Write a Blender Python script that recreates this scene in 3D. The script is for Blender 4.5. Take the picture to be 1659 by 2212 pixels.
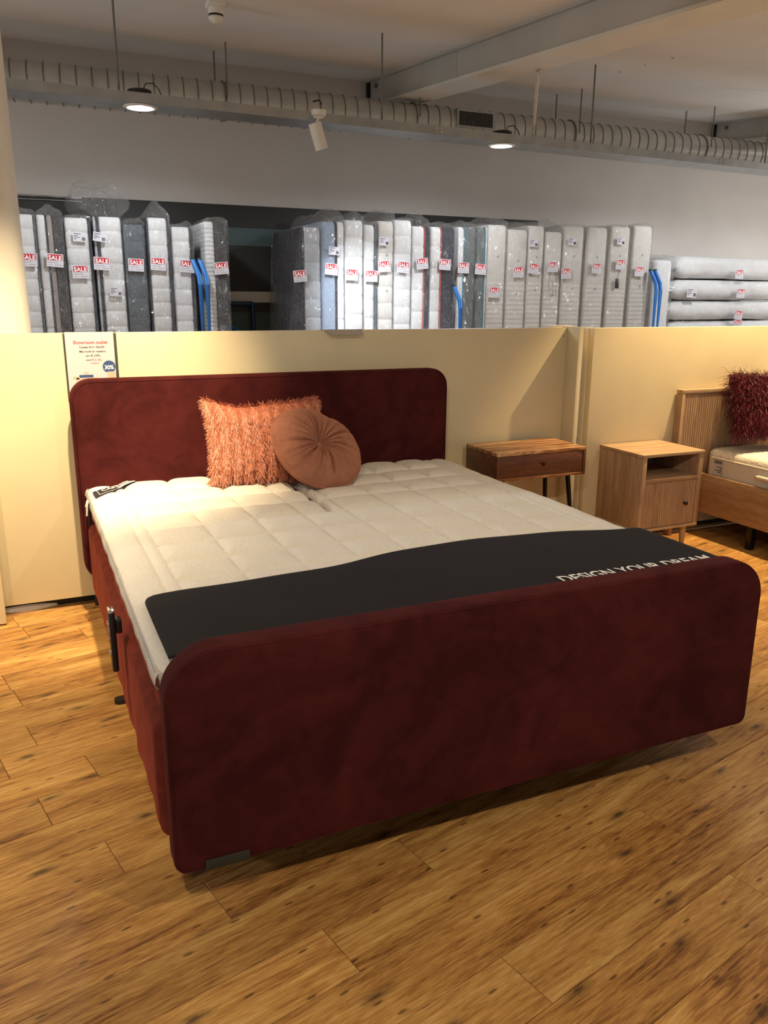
import bpy, bmesh, math, random
import numpy as np
from mathutils import Vector, Matrix, noise as mnoise

for o in list(bpy.data.objects): bpy.data.objects.remove(o)
S = bpy.context.scene
COL = S.collection
rnd = random.Random(7)

# ------------------------------------------------------------------ camera
cam = bpy.data.cameras.new('camera'); camo = bpy.data.objects.new('camera', cam); COL.objects.link(camo)
cam.sensor_fit = 'HORIZONTAL'; cam.sensor_width = 36.0; cam.lens = 1743.7 / 1659 * 36.0
camo.location = (-0.2185, -1.6877, 1.4687); camo.rotation_euler = (1.3125, -0.0056, -0.4183)
cam.clip_start = 0.05; cam.clip_end = 60
S.camera = camo
# ------------------------------------------------------------------ world, exposure
w = bpy.data.worlds.new('world'); S.world = w; w.use_nodes = True
w.node_tree.nodes['Background'].inputs[0].default_value = (1.0, 0.97, 0.93, 1)
w.node_tree.nodes['Background'].inputs[1].default_value = 0.37
S.view_settings.view_transform = 'Standard'; S.view_settings.look = 'None'
S.view_settings.exposure = 0.0; S.view_settings.gamma = 1.0; S.view_settings.use_curve_mapping = False
# ------------------------------------------------------------------ lamps of the showroom (ceiling spots) and added fill lights
WARM = (1.0, 0.75, 0.44); WARM2 = (1.0, 0.84, 0.63); COOL = (0.94, 0.97, 1.0)
def spot(name, loc, aim, power, col, deg, blend=0.6, size=0.05):
    l = bpy.data.lights.new(name, 'SPOT'); l.energy = power; l.color = col
    l.spot_size = math.radians(deg); l.spot_blend = blend; l.shadow_soft_size = size
    o = bpy.data.objects.new(name, l); COL.objects.link(o); o.location = loc
    o.rotation_euler = (Vector(aim) - Vector(loc)).to_track_quat('-Z', 'Y').to_euler()
    return o
spot('spot_bed_head', (0.12, 0.95, 3.00), (0.03, 2.13, 0.95), 650, WARM, 50, 0.9, 0.03)
spot('spot_bed_left_floor', (-0.75, 0.95, 2.95), (-0.62, 1.55, 0.0), 200, WARM, 66, 0.9, 0.03)
spot('spot_next_bed', (3.97, 1.80, 3.05), (3.95, 1.93, 0.5), 560, (1.0, 0.69, 0.35), 84, 0.6, 0.025)
spot('spot_front_left', (-0.60, -1.75, 2.75), (0.45, 0.15, 0.2), 100, WARM2, 95, 0.8, 0.04)
spot('spot_front_right', (1.55, -1.80, 2.75), (1.3, 0.25, 0.3), 105, WARM2, 95, 0.8, 0.04)
spot('spot_bed_middle', (1.3, 0.35, 2.95), (1.0, 1.1, 0.6), 18, (1.0, 0.84, 0.66), 80, 1.0, 0.06)

def pendant(name, loc, power):  # unseen point lights added as fill to brighten ceiling, duct and back wall
    l = bpy.data.lights.new(name, 'POINT'); l.energy = power; l.color = (1.0, 0.96, 0.91); l.shadow_soft_size = 0.12
    o = bpy.data.objects.new(name, l); COL.objects.link(o); o.location = loc
pendant('pendant_store_left', (-3.4, 3.4, 2.35), 120)
pendant('pendant_store_right', (9.0, 3.6, 2.35), 120)

# ================================================================== helpers
MATS = {}
def nn(nt, t, **kw):
    n = nt.nodes.new(t)
    for k, v in kw.items(): setattr(n, k, v)
    return n
def newmat(name):
    m = bpy.data.materials.new(name); m.use_nodes = True; MATS[name] = m
    return m, m.node_tree, m.node_tree.nodes['Principled BSDF']
def ramp(nt, fac, stops):
    r = nn(nt, 'ShaderNodeValToRGB')
    while len(r.color_ramp.elements) < len(stops): r.color_ramp.elements.new(0.5)
    for e, (p, c) in zip(r.color_ramp.elements, stops): e.position = p; e.color = (*c, 1)
    nt.links.new(fac, r.inputs[0]); return r.outputs[0]
def noise_tex(nt, vec, scale, detail=3, rough=0.5, dist=0.0):
    n = nn(nt, 'ShaderNodeTexNoise'); n.inputs['Scale'].default_value = scale
    n.inputs['Detail'].default_value = detail; n.inputs['Roughness'].default_value = rough; n.inputs['Distortion'].default_value = dist
    if vec is not None: nt.links.new(vec, n.inputs['Vector'])
    return n.outputs['Fac']
def coords(nt, scale=(1, 1, 1), kind='Object'):
    tc = nn(nt, 'ShaderNodeTexCoord'); mp = nn(nt, 'ShaderNodeMapping'); mp.inputs['Scale'].default_value = scale
    nt.links.new(tc.outputs[kind], mp.inputs['Vector']); return mp.outputs[0], mp
def bump(nt, b, h, strength, dist=0.01):
    n = nn(nt, 'ShaderNodeBump'); n.inputs['Strength'].default_value = strength; n.inputs['Distance'].default_value = dist
    nt.links.new(h, n.inputs['Height']); nt.links.new(n.outputs[0], b.inputs['Normal'])
def plain(name, col, rough=0.6, metal=0.0, var=0.08, scale=14, bmp=0.0, bscale=120, spec=None):
    m, nt, b = newmat(name)
    v, _ = coords(nt)
    f = noise_tex(nt, v, scale)
    lo = tuple(c * (1 - var) for c in col); hi = tuple(min(1, c * (1 + var)) for c in col)
    nt.links.new(ramp(nt, f, [(0.3, lo), (0.7, hi)]), b.inputs['Base Color'])
    b.inputs['Roughness'].default_value = rough; b.inputs['Metallic'].default_value = metal
    if spec is not None: b.inputs['Specular IOR Level'].default_value = spec
    if bmp: bump(nt, b, noise_tex(nt, v, bscale, 2), bmp, 0.003)
    return m
def wood(name, cols, scl, rough=0.5, rand=True, coat=0.0, sharp=0.12, gscale=1.0, spec=0.3):
    """cols dark -> light; scl stretches the grain"""
    m, nt, b = newmat(name)
    v, mp = coords(nt, scl)
    if rand:
        oi = nn(nt, 'ShaderNodeObjectInfo'); ma = nn(nt, 'ShaderNodeMath', operation='MULTIPLY'); ma.inputs[1].default_value = 37.0
        nt.links.new(oi.outputs['Random'], ma.inputs[0]); cx = nn(nt, 'ShaderNodeCombineXYZ')
        for i in range(3): nt.links.new(ma.outputs[0], cx.inputs[i])
        nt.links.new(cx.outputs[0], mp.inputs['Location'])
    big = noise_tex(nt, v, 2.2 * gscale, 4, 0.55, 0.6); fine = noise_tex(nt, v, 14 * gscale, 5, 0.65, 0.3)
    mx = nn(nt, 'ShaderNodeMath', operation='MULTIPLY_ADD'); mx.inputs[1].default_value = 0.45
    nt.links.new(fine, mx.inputs[0])
    sc = nn(nt, 'ShaderNodeMath', operation='MULTIPLY'); sc.inputs[1].default_value = 0.55; nt.links.new(big, sc.inputs[0])
    nt.links.new(sc.outputs[0], mx.inputs[2])
    n = len(cols); lo, hi = 0.5 - sharp, 0.5 + sharp
    nt.links.new(ramp(nt, mx.outputs[0], [(lo + (hi - lo) * i / (n - 1), c) for i, c in enumerate(cols)]), b.inputs['Base Color'])
    b.inputs['Roughness'].default_value = rough; b.inputs['Coat Weight'].default_value = coat; b.inputs['Specular IOR Level'].default_value = spec
    bump(nt, b, fine, 0.12, 0.002)
    return m

def mesh_obj(name, verts, faces, mat=None, parent=None, smooth=False):
    me = bpy.data.meshes.new(name); me.from_pydata([tuple(v) for v in verts], [], faces); me.update()
    return link(name, me, mat, parent, smooth)
def link(name, me, mat=None, parent=None, smooth=False):
    o = bpy.data.objects.new(name, me); COL.objects.link(o)
    if mat:
        if isinstance(mat, str): mat = MATS[mat]
        if not me.materials: me.materials.append(mat)
    if smooth:
        me.shade_smooth()
    if parent: o.parent = parent
    return o
def bm_obj(name, bm, mat=None, parent=None, smooth=False, auto=None):
    bmesh.ops.recalc_face_normals(bm, faces=bm.faces)
    me = bpy.data.meshes.new(name); bm.to_mesh(me); bm.free()
    o = link(name, me, mat, parent, smooth)
    if auto: me.shade_smooth(); me.set_sharp_from_angle(angle=math.radians(auto))
    return o
def empty(name, loc=(0, 0, 0)):
    o = bpy.data.objects.new(name, None); COL.objects.link(o); o.location = loc; o.empty_display_size = 0.1
    return o
def tag(o, label, cat, group=None):
    o['label'] = label; o['category'] = cat
    if group: o['group'] = group
    return o
def struct(o, label=None):
    o['kind'] = 'structure'
    if label: o['label'] = label; o['category'] = o.name.split('_')[0]
    return o
def bm_box(bm, x0, x1, y0, y1, z0, z1, bev=0.0, seg=2):
    vs = [bm.verts.new((x, y, z)) for x in (x0, x1) for y in (y0, y1) for z in (z0, z1)]
    f = [(0, 1, 3, 2), (4, 6, 7, 5), (0, 4, 5, 1), (2, 3, 7, 6), (0, 2, 6, 4), (1, 5, 7, 3)]
    fs = [bm.faces.new([vs[i] for i in q]) for q in f]
    if bev:
        es = list({e for q in fs for e in q.edges})
        bmesh.ops.bevel(bm, geom=es, offset=bev, segments=seg, affect='EDGES', profile=0.5)
def box(name, x0, x1, y0, y1, z0, z1, mat, parent=None, bev=0.003, seg=2):
    bm = bmesh.new(); bm_box(bm, x0, x1, y0, y1, z0, z1, bev, seg)
    return bm_obj(name, bm, mat, parent, auto=40 if bev else None)
def loft(rings, close_ends=True):
    n = len(rings[0]); V = [p for r in rings for p in r]; F = []
    for i in range(len(rings) - 1):
        for j in range(n):
            k = (j + 1) % n
            F.append((i * n + j, i * n + k, (i + 1) * n + k, (i + 1) * n + j))
    if close_ends:
        F.append(tuple(range(n - 1, -1, -1))); F.append(tuple((len(rings) - 1) * n + j for j in range(n)))
    return V, F
def tube_vf(pts, r, seg=10, taper=None):
    pts = [Vector(p) for p in pts]; rings = []
    up = Vector((0, 0, 1))
    for i, p in enumerate(pts):
        d = (pts[min(i + 1, len(pts) - 1)] - pts[max(i - 1, 0)]).normalized()
        a = d.cross(up)
        if a.length < 1e-3: a = d.cross(Vector((0, 1, 0)))
        a.normalize(); b = d.cross(a).normalized()
        rr = r if taper is None else r + (taper - r) * i / (len(pts) - 1)
        rings.append([p + a * (rr * math.cos(t * 2 * math.pi / seg)) + b * (rr * math.sin(t * 2 * math.pi / seg)) for t in range(seg)])
    return loft(rings)
def tube(name, pts, r, mat, parent=None, seg=10, taper=None):
    V, F = tube_vf(pts, r, seg, taper)
    o = mesh_obj(name, V, F, mat, parent); o.data.shade_smooth(); o.data.set_sharp_from_angle(angle=math.radians(50)); fixn(o.data); return o
def fixn(me):
    bm = bmesh.new(); bm.from_mesh(me); bmesh.ops.recalc_face_normals(bm, faces=bm.faces); bm.to_mesh(me); bm.free()
def join_vf(parts):
    V, F = [], []
    for v, f in parts:
        o = len(V); V += list(v); F += [tuple(i + o for i in q) for q in f]
    return V, F
def rrect(cx, cy, w, h, radii, n=7):
    """rounded rectangle outline, radii = bl, br, tr, tl"""
    out = []
    for (sx, sy, a0), r in zip(((-1, -1, 180), (1, -1, 270), (1, 1, 0), (-1, 1, 90)), radii):
        r = max(r, 1e-4); px, py = cx + sx * (w / 2 - r), cy + sy * (h / 2 - r)
        for i in range(n):
            a = math.radians(a0 + 90 * i / (n - 1)); out.append((px + r * math.cos(a), py + r * math.sin(a)))
    return out
def slab(name, cx, cz, w, h, radii, y0, y1, edge, mat, parent, n=9, bulge=0.0):
    """upright padded panel, rounded outline in xz, soft edge profile along y"""
    prof = []
    K = 5
    for i in range(K + 1):
        a = math.pi / 2 * i / K; prof.append((edge * (1 - math.sin(a)), y0 + edge * (1 - math.cos(a))))
    for i in range(K + 1):
        a = math.pi / 2 * i / K; prof.append((edge * (1 - math.cos(a)), y1 - edge * (1 - math.sin(a))))
    rings = []
    def ring(ins, y): return [(x, y, z) for x, z in rrect(cx, cz, w - 2 * ins, h - 2 * ins, [max(r - ins, 0.002) for r in radii], n)]
    for ins in (0.16, 0.06): rings.append(ring(ins, y0 - bulge))
    for ins, y in prof: rings.append(ring(ins, y))
    V, F = loft(rings)
    o = mesh_obj(name, V, F, mat, parent, True); fixn(o.data); return o
def text_mesh(body, size, bold=0.0, align='CENTER', space=1.0):
    c = bpy.data.curves.new('lettering', 'FONT'); c.body = body; c.size = size; c.align_x = align; c.offset = bold; c.space_character = space
    c.resolution_u = 3
    o = bpy.data.objects.new('lettering', c); COL.objects.link(o)
    bpy.context.view_layer.update()
    me = bpy.data.meshes.new_from_object(o.evaluated_get(bpy.context.evaluated_depsgraph_get()))
    bpy.data.objects.remove(o); me.name = 'lettering'
    return me
def text(name, body, size, loc, mat, parent, rot=(math.pi / 2, 0, 0), bold=0.0, align='CENTER', space=1.0):
    me = text_mesh(body, size, bold, align, space)
    me.materials.clear(); o = link(name, me, mat, parent); o.location = loc; o.rotation_euler = rot; return o

# ================================================================== materials
plain('wall_white', (0.61, 0.575, 0.545), 0.8, var=0.03, scale=2, bmp=0.05)
plain('ceiling_paint', (0.82, 0.80, 0.77), 0.85, var=0.04, scale=1.3)
plain('beam_paint', (0.50, 0.50, 0.47), 0.6, var=0.06, scale=3)
plain('beam_under', (0.70, 0.69, 0.63), 0.6, var=0.04, scale=3)
plain('dark_panel', (0.018, 0.017, 0.016), 0.55, var=0.1, scale=4)
plain('teal_panel', (0.055, 0.085, 0.09), 0.6, var=0.05, scale=4)
plain('cream_panel', (0.67, 0.59, 0.395), 0.42, var=0.025, scale=5, bmp=0.04, bscale=60)
plain('cream_edge', (0.72, 0.66, 0.52), 0.5, var=0.03)
plain('black_plinth', (0.012, 0.011, 0.010), 0.6)
plain('white_paint', (0.80, 0.78, 0.70), 0.45, var=0.03)
plain('white_plastic', (0.78, 0.76, 0.70), 0.4, var=0.02)
plain('black_plastic', (0.012, 0.012, 0.013), 0.4)
plain('black_fabric', (0.0085, 0.0075, 0.010), 0.8, var=0.15, scale=6, bmp=0.1, bscale=500, spec=0.25)
plain('black_metal', (0.015, 0.014, 0.014), 0.35, 0.6)
plain('dark_bronze', (0.05, 0.035, 0.025), 0.25, 0.9)
plain('galvanised', (0.40, 0.42, 0.42), 0.38, 0.75, var=0.12, scale=9)
plain('duct_metal', (0.55, 0.55, 0.52), 0.36, 0.45, var=0.10, scale=7)
plain('duct_rib', (0.24, 0.24, 0.22), 0.45, 0.6)
plain('rod_metal', (0.20, 0.20, 0.19), 0.5, 0.5)
plain('conduit', (0.60, 0.57, 0.50), 0.5)
plain('chrome', (0.75, 0.75, 0.75), 0.15, 1.0)
plain('blue_paint', (0.02, 0.16, 0.50), 0.35, var=0.12)
plain('dark_blue_paint', (0.012, 0.035, 0.09), 0.4)
plain('paper_white', (0.56, 0.55, 0.60), 0.7, var=0.02)
plain('red_print', (0.50, 0.006, 0.018), 0.6, var=0.05)
plain('pink_print', (0.78, 0.09, 0.12), 0.6, var=0.03)
plain('black_print', (0.02, 0.02, 0.03), 0.7)
plain('blue_print', (0.03, 0.075, 0.22), 0.6, var=0.04)
plain('skin_print', (0.72, 0.42, 0.34), 0.6, var=0.04)
plain('white_print', (0.85, 0.85, 0.85), 0.6, var=0.02)
plain('gold_print', (0.45, 0.33, 0.15), 0.4)
plain('grey_print', (0.35, 0.35, 0.37), 0.6)
plain('floor_base', (0.20, 0.11, 0.05), 0.6)
plain('brown_card', (0.025, 0.024, 0.016), 0.7)
def knit(name, col, bs=260, strength=0.5, rough=0.85, var=0.04, spec=0.2):
    m, nt, b = newmat(name)
    v, _ = coords(nt)
    f = noise_tex(nt, v, 8, 3)
    nt.links.new(ramp(nt, f, [(0.3, tuple(c * (1 - var) for c in col)), (0.7, col)]), b.inputs['Base Color'])
    b.inputs['Roughness'].default_value = rough; b.inputs['Specular IOR Level'].default_value = spec
    vo = nn(nt, 'ShaderNodeTexVoronoi'); vo.inputs['Scale'].default_value = bs; nt.links.new(v, vo.inputs['Vector'])
    bump(nt, b, vo.outputs['Distance'], strength, 0.0024 if strength > .9 else 0.002)
    return m
knit('topper_knit', (0.80, 0.775, 0.70), 85, 1.0)
knit('topper_side', (0.74, 0.69, 0.60), 300, 0.3)
knit('mat_white', (0.74, 0.74, 0.74), 120, 0.35)
knit('mat_cream', (0.68, 0.655, 0.61), 120, 0.35)
knit('mat_grey', (0.42, 0.44, 0.47), 140, 0.3)
knit('mat_blue', (0.30, 0.37, 0.48), 140, 0.3)
knit('mat_slate', (0.085, 0.105, 0.12), 140, 0.3)
knit('mat_green', (0.125, 0.145, 0.14), 140, 0.3)
knit('mat_navy', (0.010, 0.014, 0.030), 140, 0.3)
knit('mat_dark', (0.022, 0.023, 0.025), 140, 0.3)
knit('mat_taupe', (0.30, 0.26, 0.24), 140, 0.3)
knit('red_piping', (0.65, 0.10, 0.06), 200, 0.2)
knit('cyan_piping', (0.03, 0.33, 0.50), 200, 0.2)

def velvet(name, dark, light, patch=5.0, sheen=0.6):
    m, nt, b = newmat(name)
    v, _ = coords(nt)
    p1 = noise_tex(nt, v, patch, 3, 0.55, 1.6); p2 = noise_tex(nt, v, patch * 4.5, 4, 0.6, 0.8)
    ma = nn(nt, 'ShaderNodeMath', operation='MULTIPLY_ADD'); ma.inputs[1].default_value = 0.35
    sc = nn(nt, 'ShaderNodeMath', operation='MULTIPLY'); sc.inputs[1].default_value = 0.65
    nt.links.new(p1, sc.inputs[0]); nt.links.new(p2, ma.inputs[0]); nt.links.new(sc.outputs[0], ma.inputs[2])
    nt.links.new(ramp(nt, ma.outputs[0], [(0.38, dark), (0.50, tuple((a + c) / 2 for a, c in zip(dark, light))), (0.64, light)]), b.inputs['Base Color'])
    b.inputs['Roughness'].default_value = 0.9; b.inputs['Specular IOR Level'].default_value = 0.12
    b.inputs['Sheen Weight'].default_value = sheen; b.inputs['Sheen Roughness'].default_value = 0.45
    b.inputs['Sheen Tint'].default_value = (*[min(1, c * 3.0) for c in light], 1)
    bump(nt, b, noise_tex(nt, v, 420, 2), 0.12, 0.001)
    return m
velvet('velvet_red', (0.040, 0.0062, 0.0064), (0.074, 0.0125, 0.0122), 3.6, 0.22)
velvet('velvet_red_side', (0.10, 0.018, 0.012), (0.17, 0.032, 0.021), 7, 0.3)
velvet('velvet_blush', (0.30, 0.125, 0.08), (0.38, 0.165, 0.105), 6, 0.4)
plain('fringe_orange', (0.62, 0.24, 0.145), 0.42, var=0.30, scale=60)
plain('fringe_base', (0.36, 0.10, 0.055), 0.8, var=0.2, scale=40)
plain('fur_burgundy', (0.115, 0.011, 0.025), 0.42, var=0.4, scale=50)
plain('fur_base', (0.05, 0.004, 0.008), 0.9)

# oak / acacia
wood('oak_z', [(0.31, 0.195, 0.115), (0.41, 0.275, 0.17), (0.50, 0.355, 0.23)], (9, 9, 0.8), 0.5)
wood('oak_x', [(0.35, 0.225, 0.13), (0.45, 0.31, 0.19), (0.54, 0.39, 0.25)], (0.8, 9, 9), 0.45)
wood('oak_y', [(0.27, 0.155, 0.085), (0.37, 0.235, 0.135), (0.46, 0.31, 0.195)], (9, 0.8, 9), 0.5)
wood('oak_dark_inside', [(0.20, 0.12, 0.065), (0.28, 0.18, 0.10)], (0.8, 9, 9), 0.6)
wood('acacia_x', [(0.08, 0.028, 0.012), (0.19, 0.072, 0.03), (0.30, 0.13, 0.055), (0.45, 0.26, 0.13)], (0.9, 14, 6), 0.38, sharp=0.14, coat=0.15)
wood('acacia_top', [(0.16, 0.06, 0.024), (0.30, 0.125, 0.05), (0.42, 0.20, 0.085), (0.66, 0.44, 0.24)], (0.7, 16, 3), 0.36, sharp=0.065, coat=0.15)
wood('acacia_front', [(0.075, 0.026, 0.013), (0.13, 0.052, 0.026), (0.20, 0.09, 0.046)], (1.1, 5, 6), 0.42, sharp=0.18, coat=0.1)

# floor plank wood with knots
def floor_wood():
    m, nt, b = newmat('floor_plank')
    L = nt.links.new
    tc = nn(nt, 'ShaderNodeTexCoord'); oi = nn(nt, 'ShaderNodeObjectInfo')
    mu = nn(nt, 'ShaderNodeMath', operation='MULTIPLY'); mu.inputs[1].default_value = 53.0; L(oi.outputs['Random'], mu.inputs[0])
    cx = nn(nt, 'ShaderNodeCombineXYZ'); [L(mu.outputs[0], cx.inputs[i]) for i in range(3)]
    def mp(s):
        add = nn(nt, 'ShaderNodeVectorMath', operation='ADD'); L(tc.outputs['Object'], add.inputs[0]); L(cx.outputs[0], add.inputs[1])
        q = nn(nt, 'ShaderNodeMapping'); q.inputs['Scale'].default_value = s; L(add.outputs[0], q.inputs['Vector']); return q.outputs[0]
    # knots: stretched voronoi distances warp and darken the grain
    vor = nn(nt, 'ShaderNodeTexVoronoi', voronoi_dimensions='2D'); vor.inputs['Scale'].default_value = 1.0; vor.inputs['Randomness'].default_value = 1.0; L(mp((1.7, 5.6, 1)), vor.inputs['Vector'])
    d = vor.outputs['Distance']
    big = noise_tex(nt, mp((1.5, 8, 1)), 1.0, 4, 0.6, 0.8)
    mid = noise_tex(nt, mp((3.2, 46, 1)), 1.0, 6, 0.7, 1.5)
    fine = noise_tex(nt, mp((16, 210, 1)), 1.0, 4, 0.75, 0.5)
    s1 = nn(nt, 'ShaderNodeMath', operation='MULTIPLY'); s1.inputs[1].default_value = 0.36; L(big, s1.inputs[0])
    s2 = nn(nt, 'ShaderNodeMath', operation='MULTIPLY_ADD'); s2.inputs[1].default_value = 0.34; L(mid, s2.inputs[0]); L(s1.outputs[0], s2.inputs[2])
    s3 = nn(nt, 'ShaderNodeMath', operation='MULTIPLY_ADD'); s3.inputs[1].default_value = 0.30; L(fine, s3.inputs[0]); L(s2.outputs[0], s3.inputs[2])
    col = ramp(nt, s3.outputs[0], [(0.37, (0.085, 0.034, 0.010)), (0.425, (0.25, 0.108, 0.030)), (0.485, (0.41, 0.205, 0.056)), (0.545, (0.54, 0.305, 0.092)), (0.62, (0.68, 0.44, 0.158))])
    # per plank tone
    tone = nn(nt, 'ShaderNodeHueSaturation'); L(col, tone.inputs['Color'])
    mr = nn(nt, 'ShaderNodeMapRange'); mr.inputs[3].default_value = 0.86; mr.inputs[4].default_value = 1.12; L(oi.outputs['Random'], mr.inputs[0]); L(mr.outputs[0], tone.inputs['Value'])
    # ring of stained wood around knots and dark knot
    wob = noise_tex(nt, mp((18, 45, 1)), 1.0, 3, 0.6)
    dk = nn(nt, 'ShaderNodeMath', operation='MULTIPLY_ADD'); dk.inputs[1].default_value = 0.12; L(wob, dk.inputs[0]); L(d, dk.inputs[2])
    kn = ramp(nt, dk.outputs[0], [(0.075, (0.85, 0.85, 0.85)), (0.10, (0.5, 0.5, 0.5)), (0.16, (0, 0, 0))])
    mix = nn(nt, 'ShaderNodeMixRGB'); mix.inputs[2].default_value = (0.045, 0.022, 0.012, 1); L(kn, mix.inputs[0]); L(tone.outputs[0], mix.inputs[1])
    # small dark flecks
    v2 = nn(nt, 'ShaderNodeTexVoronoi', voronoi_dimensions='2D'); v2.inputs['Scale'].default_value = 1.0; L(mp((3.5, 13, 1)), v2.inputs['Vector'])
    fl = ramp(nt, v2.outputs['Distance'], [(0.03, (0.75, 0.75, 0.75)), (0.06, (0, 0, 0))])
    mix2 = nn(nt, 'ShaderNodeMixRGB'); mix2.inputs[2].default_value = (0.07, 0.03, 0.012, 1); L(fl, mix2.inputs[0]); L(mix.outputs[0], mix2.inputs[1])
    L(mix2.outputs[0], b.inputs['Base Color'])
    b.inputs['Roughness'].default_value = 0.46; b.inputs['Specular IOR Level'].default_value = 0.32
    bump(nt, b, s3.outputs[0], 0.18, 0.003)
    return m
floor_wood()

def plastic_film():
    m = bpy.data.materials.new('plastic_film'); m.use_nodes = True; MATS['plastic_film'] = m
    nt = m.node_tree; nt.nodes.remove(nt.nodes['Principled BSDF']); out = nt.nodes['Material Output']
    L = nt.links.new
    tr = nn(nt, 'ShaderNodeBsdfTransparent'); tr.inputs[0].default_value = (0.95, 0.955, 0.96, 1)
    gl = nn(nt, 'ShaderNodeBsdfGlossy'); gl.inputs['Roughness'].default_value = 0.11; gl.inputs[0].default_value = (1, 1, 1, 1)
    df = nn(nt, 'ShaderNodeBsdfTranslucent'); df.inputs[0].default_value = (0.8, 0.8, 0.8, 1)
    d2 = nn(nt, 'ShaderNodeBsdfDiffuse'); d2.inputs[0].default_value = (0.8, 0.8, 0.8, 1)
    oi = nn(nt, 'ShaderNodeObjectInfo'); mu = nn(nt, 'ShaderNodeMath', operation='MULTIPLY'); mu.inputs[1].default_value = 31.0; L(oi.outputs['Random'], mu.inputs[0])
    v, mp = coords(nt, (13, 13, 6)); cx = nn(nt, 'ShaderNodeCombineXYZ'); L(mu.outputs[0], cx.inputs[0]); L(mu.outputs[0], cx.inputs[1]); L(cx.outputs[0], mp.inputs['Location'])
    mp.inputs['Rotation'].default_value = (0, 0.5, 0)
    h = noise_tex(nt, v, 1.0, 3, 0.55, 1.8)
    sb = nn(nt, 'ShaderNodeMath', operation='SUBTRACT'); sb.inputs[1].default_value = 0.5; L(h, sb.inputs[0])
    ab = nn(nt, 'ShaderNodeMath', operation='ABSOLUTE'); L(sb.outputs[0], ab.inputs[0])
    pw = nn(nt, 'ShaderNodeMath', operation='POWER'); pw.inputs[1].default_value = 0.6; L(ab.outputs[0], pw.inputs[0])
    bp = nn(nt, 'ShaderNodeBump'); bp.invert = True; bp.inputs['Strength'].default_value = 1.0; bp.inputs['Distance'].default_value = 0.10; L(pw.outputs[0], bp.inputs['Height'])
    L(bp.outputs[0], gl.inputs['Normal'])
    lw = nn(nt, 'ShaderNodeLayerWeight'); lw.inputs[0].default_value = 0.25; L(bp.outputs[0], lw.inputs['Normal'])
    ma = nn(nt, 'ShaderNodeMath', operation='MULTIPLY_ADD'); ma.inputs[1].default_value = 0.24; ma.inputs[2].default_value = 0.12; L(lw.outputs['Facing'], ma.inputs[0])
    m0 = nn(nt, 'ShaderNodeMixShader'); m0.inputs[0].default_value = 0.5; L(df.outputs[0], m0.inputs[1]); L(d2.outputs[0], m0.inputs[2])
    m1 = nn(nt, 'ShaderNodeMixShader'); m1.inputs[0].default_value = 0.22; L(gl.outputs[0], m1.inputs[1]); L(m0.outputs[0], m1.inputs[2])
    mx = nn(nt, 'ShaderNodeMixShader'); L(ma.outputs[0], mx.inputs[0]); L(tr.outputs[0], mx.inputs[1]); L(m1.outputs[0], mx.inputs[2])
    L(mx.outputs[0], out.inputs['Surface'])
plastic_film()
def acrylic():
    m = bpy.data.materials.new('acrylic'); m.use_nodes = True; MATS['acrylic'] = m
    nt = m.node_tree; nt.nodes.remove(nt.nodes['Principled BSDF']); out = nt.nodes['Material Output']; L = nt.links.new
    tr = nn(nt, 'ShaderNodeBsdfTransparent'); tr.inputs[0].default_value = (0.88, 0.89, 0.88, 1)
    gl = nn(nt, 'ShaderNodeBsdfGlossy'); gl.inputs['Roughness'].default_value = 0.05
    fr = nn(nt, 'ShaderNodeFresnel'); fr.inputs[0].default_value = 1.45
    mx = nn(nt, 'ShaderNodeMixShader'); L(fr.outputs[0], mx.inputs[0]); L(tr.outputs[0], mx.inputs[1]); L(gl.outputs[0], mx.inputs[2])
    L(mx.outputs[0], out.inputs['Surface'])
acrylic()
m, nt, b = newmat('lamp_glow'); b.inputs['Base Color'].default_value = (0.9, 0.9, 0.9, 1); b.inputs['Emission Color'].default_value = (0.95, 0.98, 1.0, 1); b.inputs['Emission Strength'].default_value = 14.0
plain('reflector', (0.9, 0.9, 0.9), 0.3, 0.0, var=0.02)

# ================================================================== SETTING
# ---- floor: dark underlay slab with single planks
floor = struct(box('floor', -6, 11.5, -5.5, 6.6, -0.12, -0.012, 'floor_base', bev=0), 'warm brown knotty wood plank floor of the showroom')
ANG = math.radians(12.8); PW = 0.1585; V0 = 0.739; PL = 1.24
ca, sa = math.cos(ANG), math.sin(ANG)
known = [(-0.28, .61), (-.135, .82), (-.31, 1.1), (-.115, .325), (-.39, .90), (-.395, 1.58), (-.32, 2.1), (.024, 1.39), (.33, -.22), (.677, -.46), (1.375, -.43), (.636, .01), (1.245, .007)]
joint = {}
for x, y in known:
    v = -x * sa + y * ca; u = x * ca + y * sa
    joint.setdefault(math.floor((v - V0) / PW), u)
pm = {}
def plank_mesh(length):
    k = round(length, 2)
    if k in pm: return pm[k]
    bm = bmesh.new(); g = 0.0007
    bm_box(bm, g, k - g, g, PW - g, -0.012, 0.0, 0)
    top = [e for e in bm.edges if all(abs(v.co.z) < 1e-6 for v in e.verts)]
    bmesh.ops.bevel(bm, geom=top, offset=0.0014, segments=1, affect='EDGES')
    bmesh.ops.recalc_face_normals(bm, faces=bm.faces)
    me = bpy.data.meshes.new('plank'); bm.to_mesh(me); bm.free(); me.materials.append(MATS['floor_plank']); pm[k] = me; return me
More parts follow.
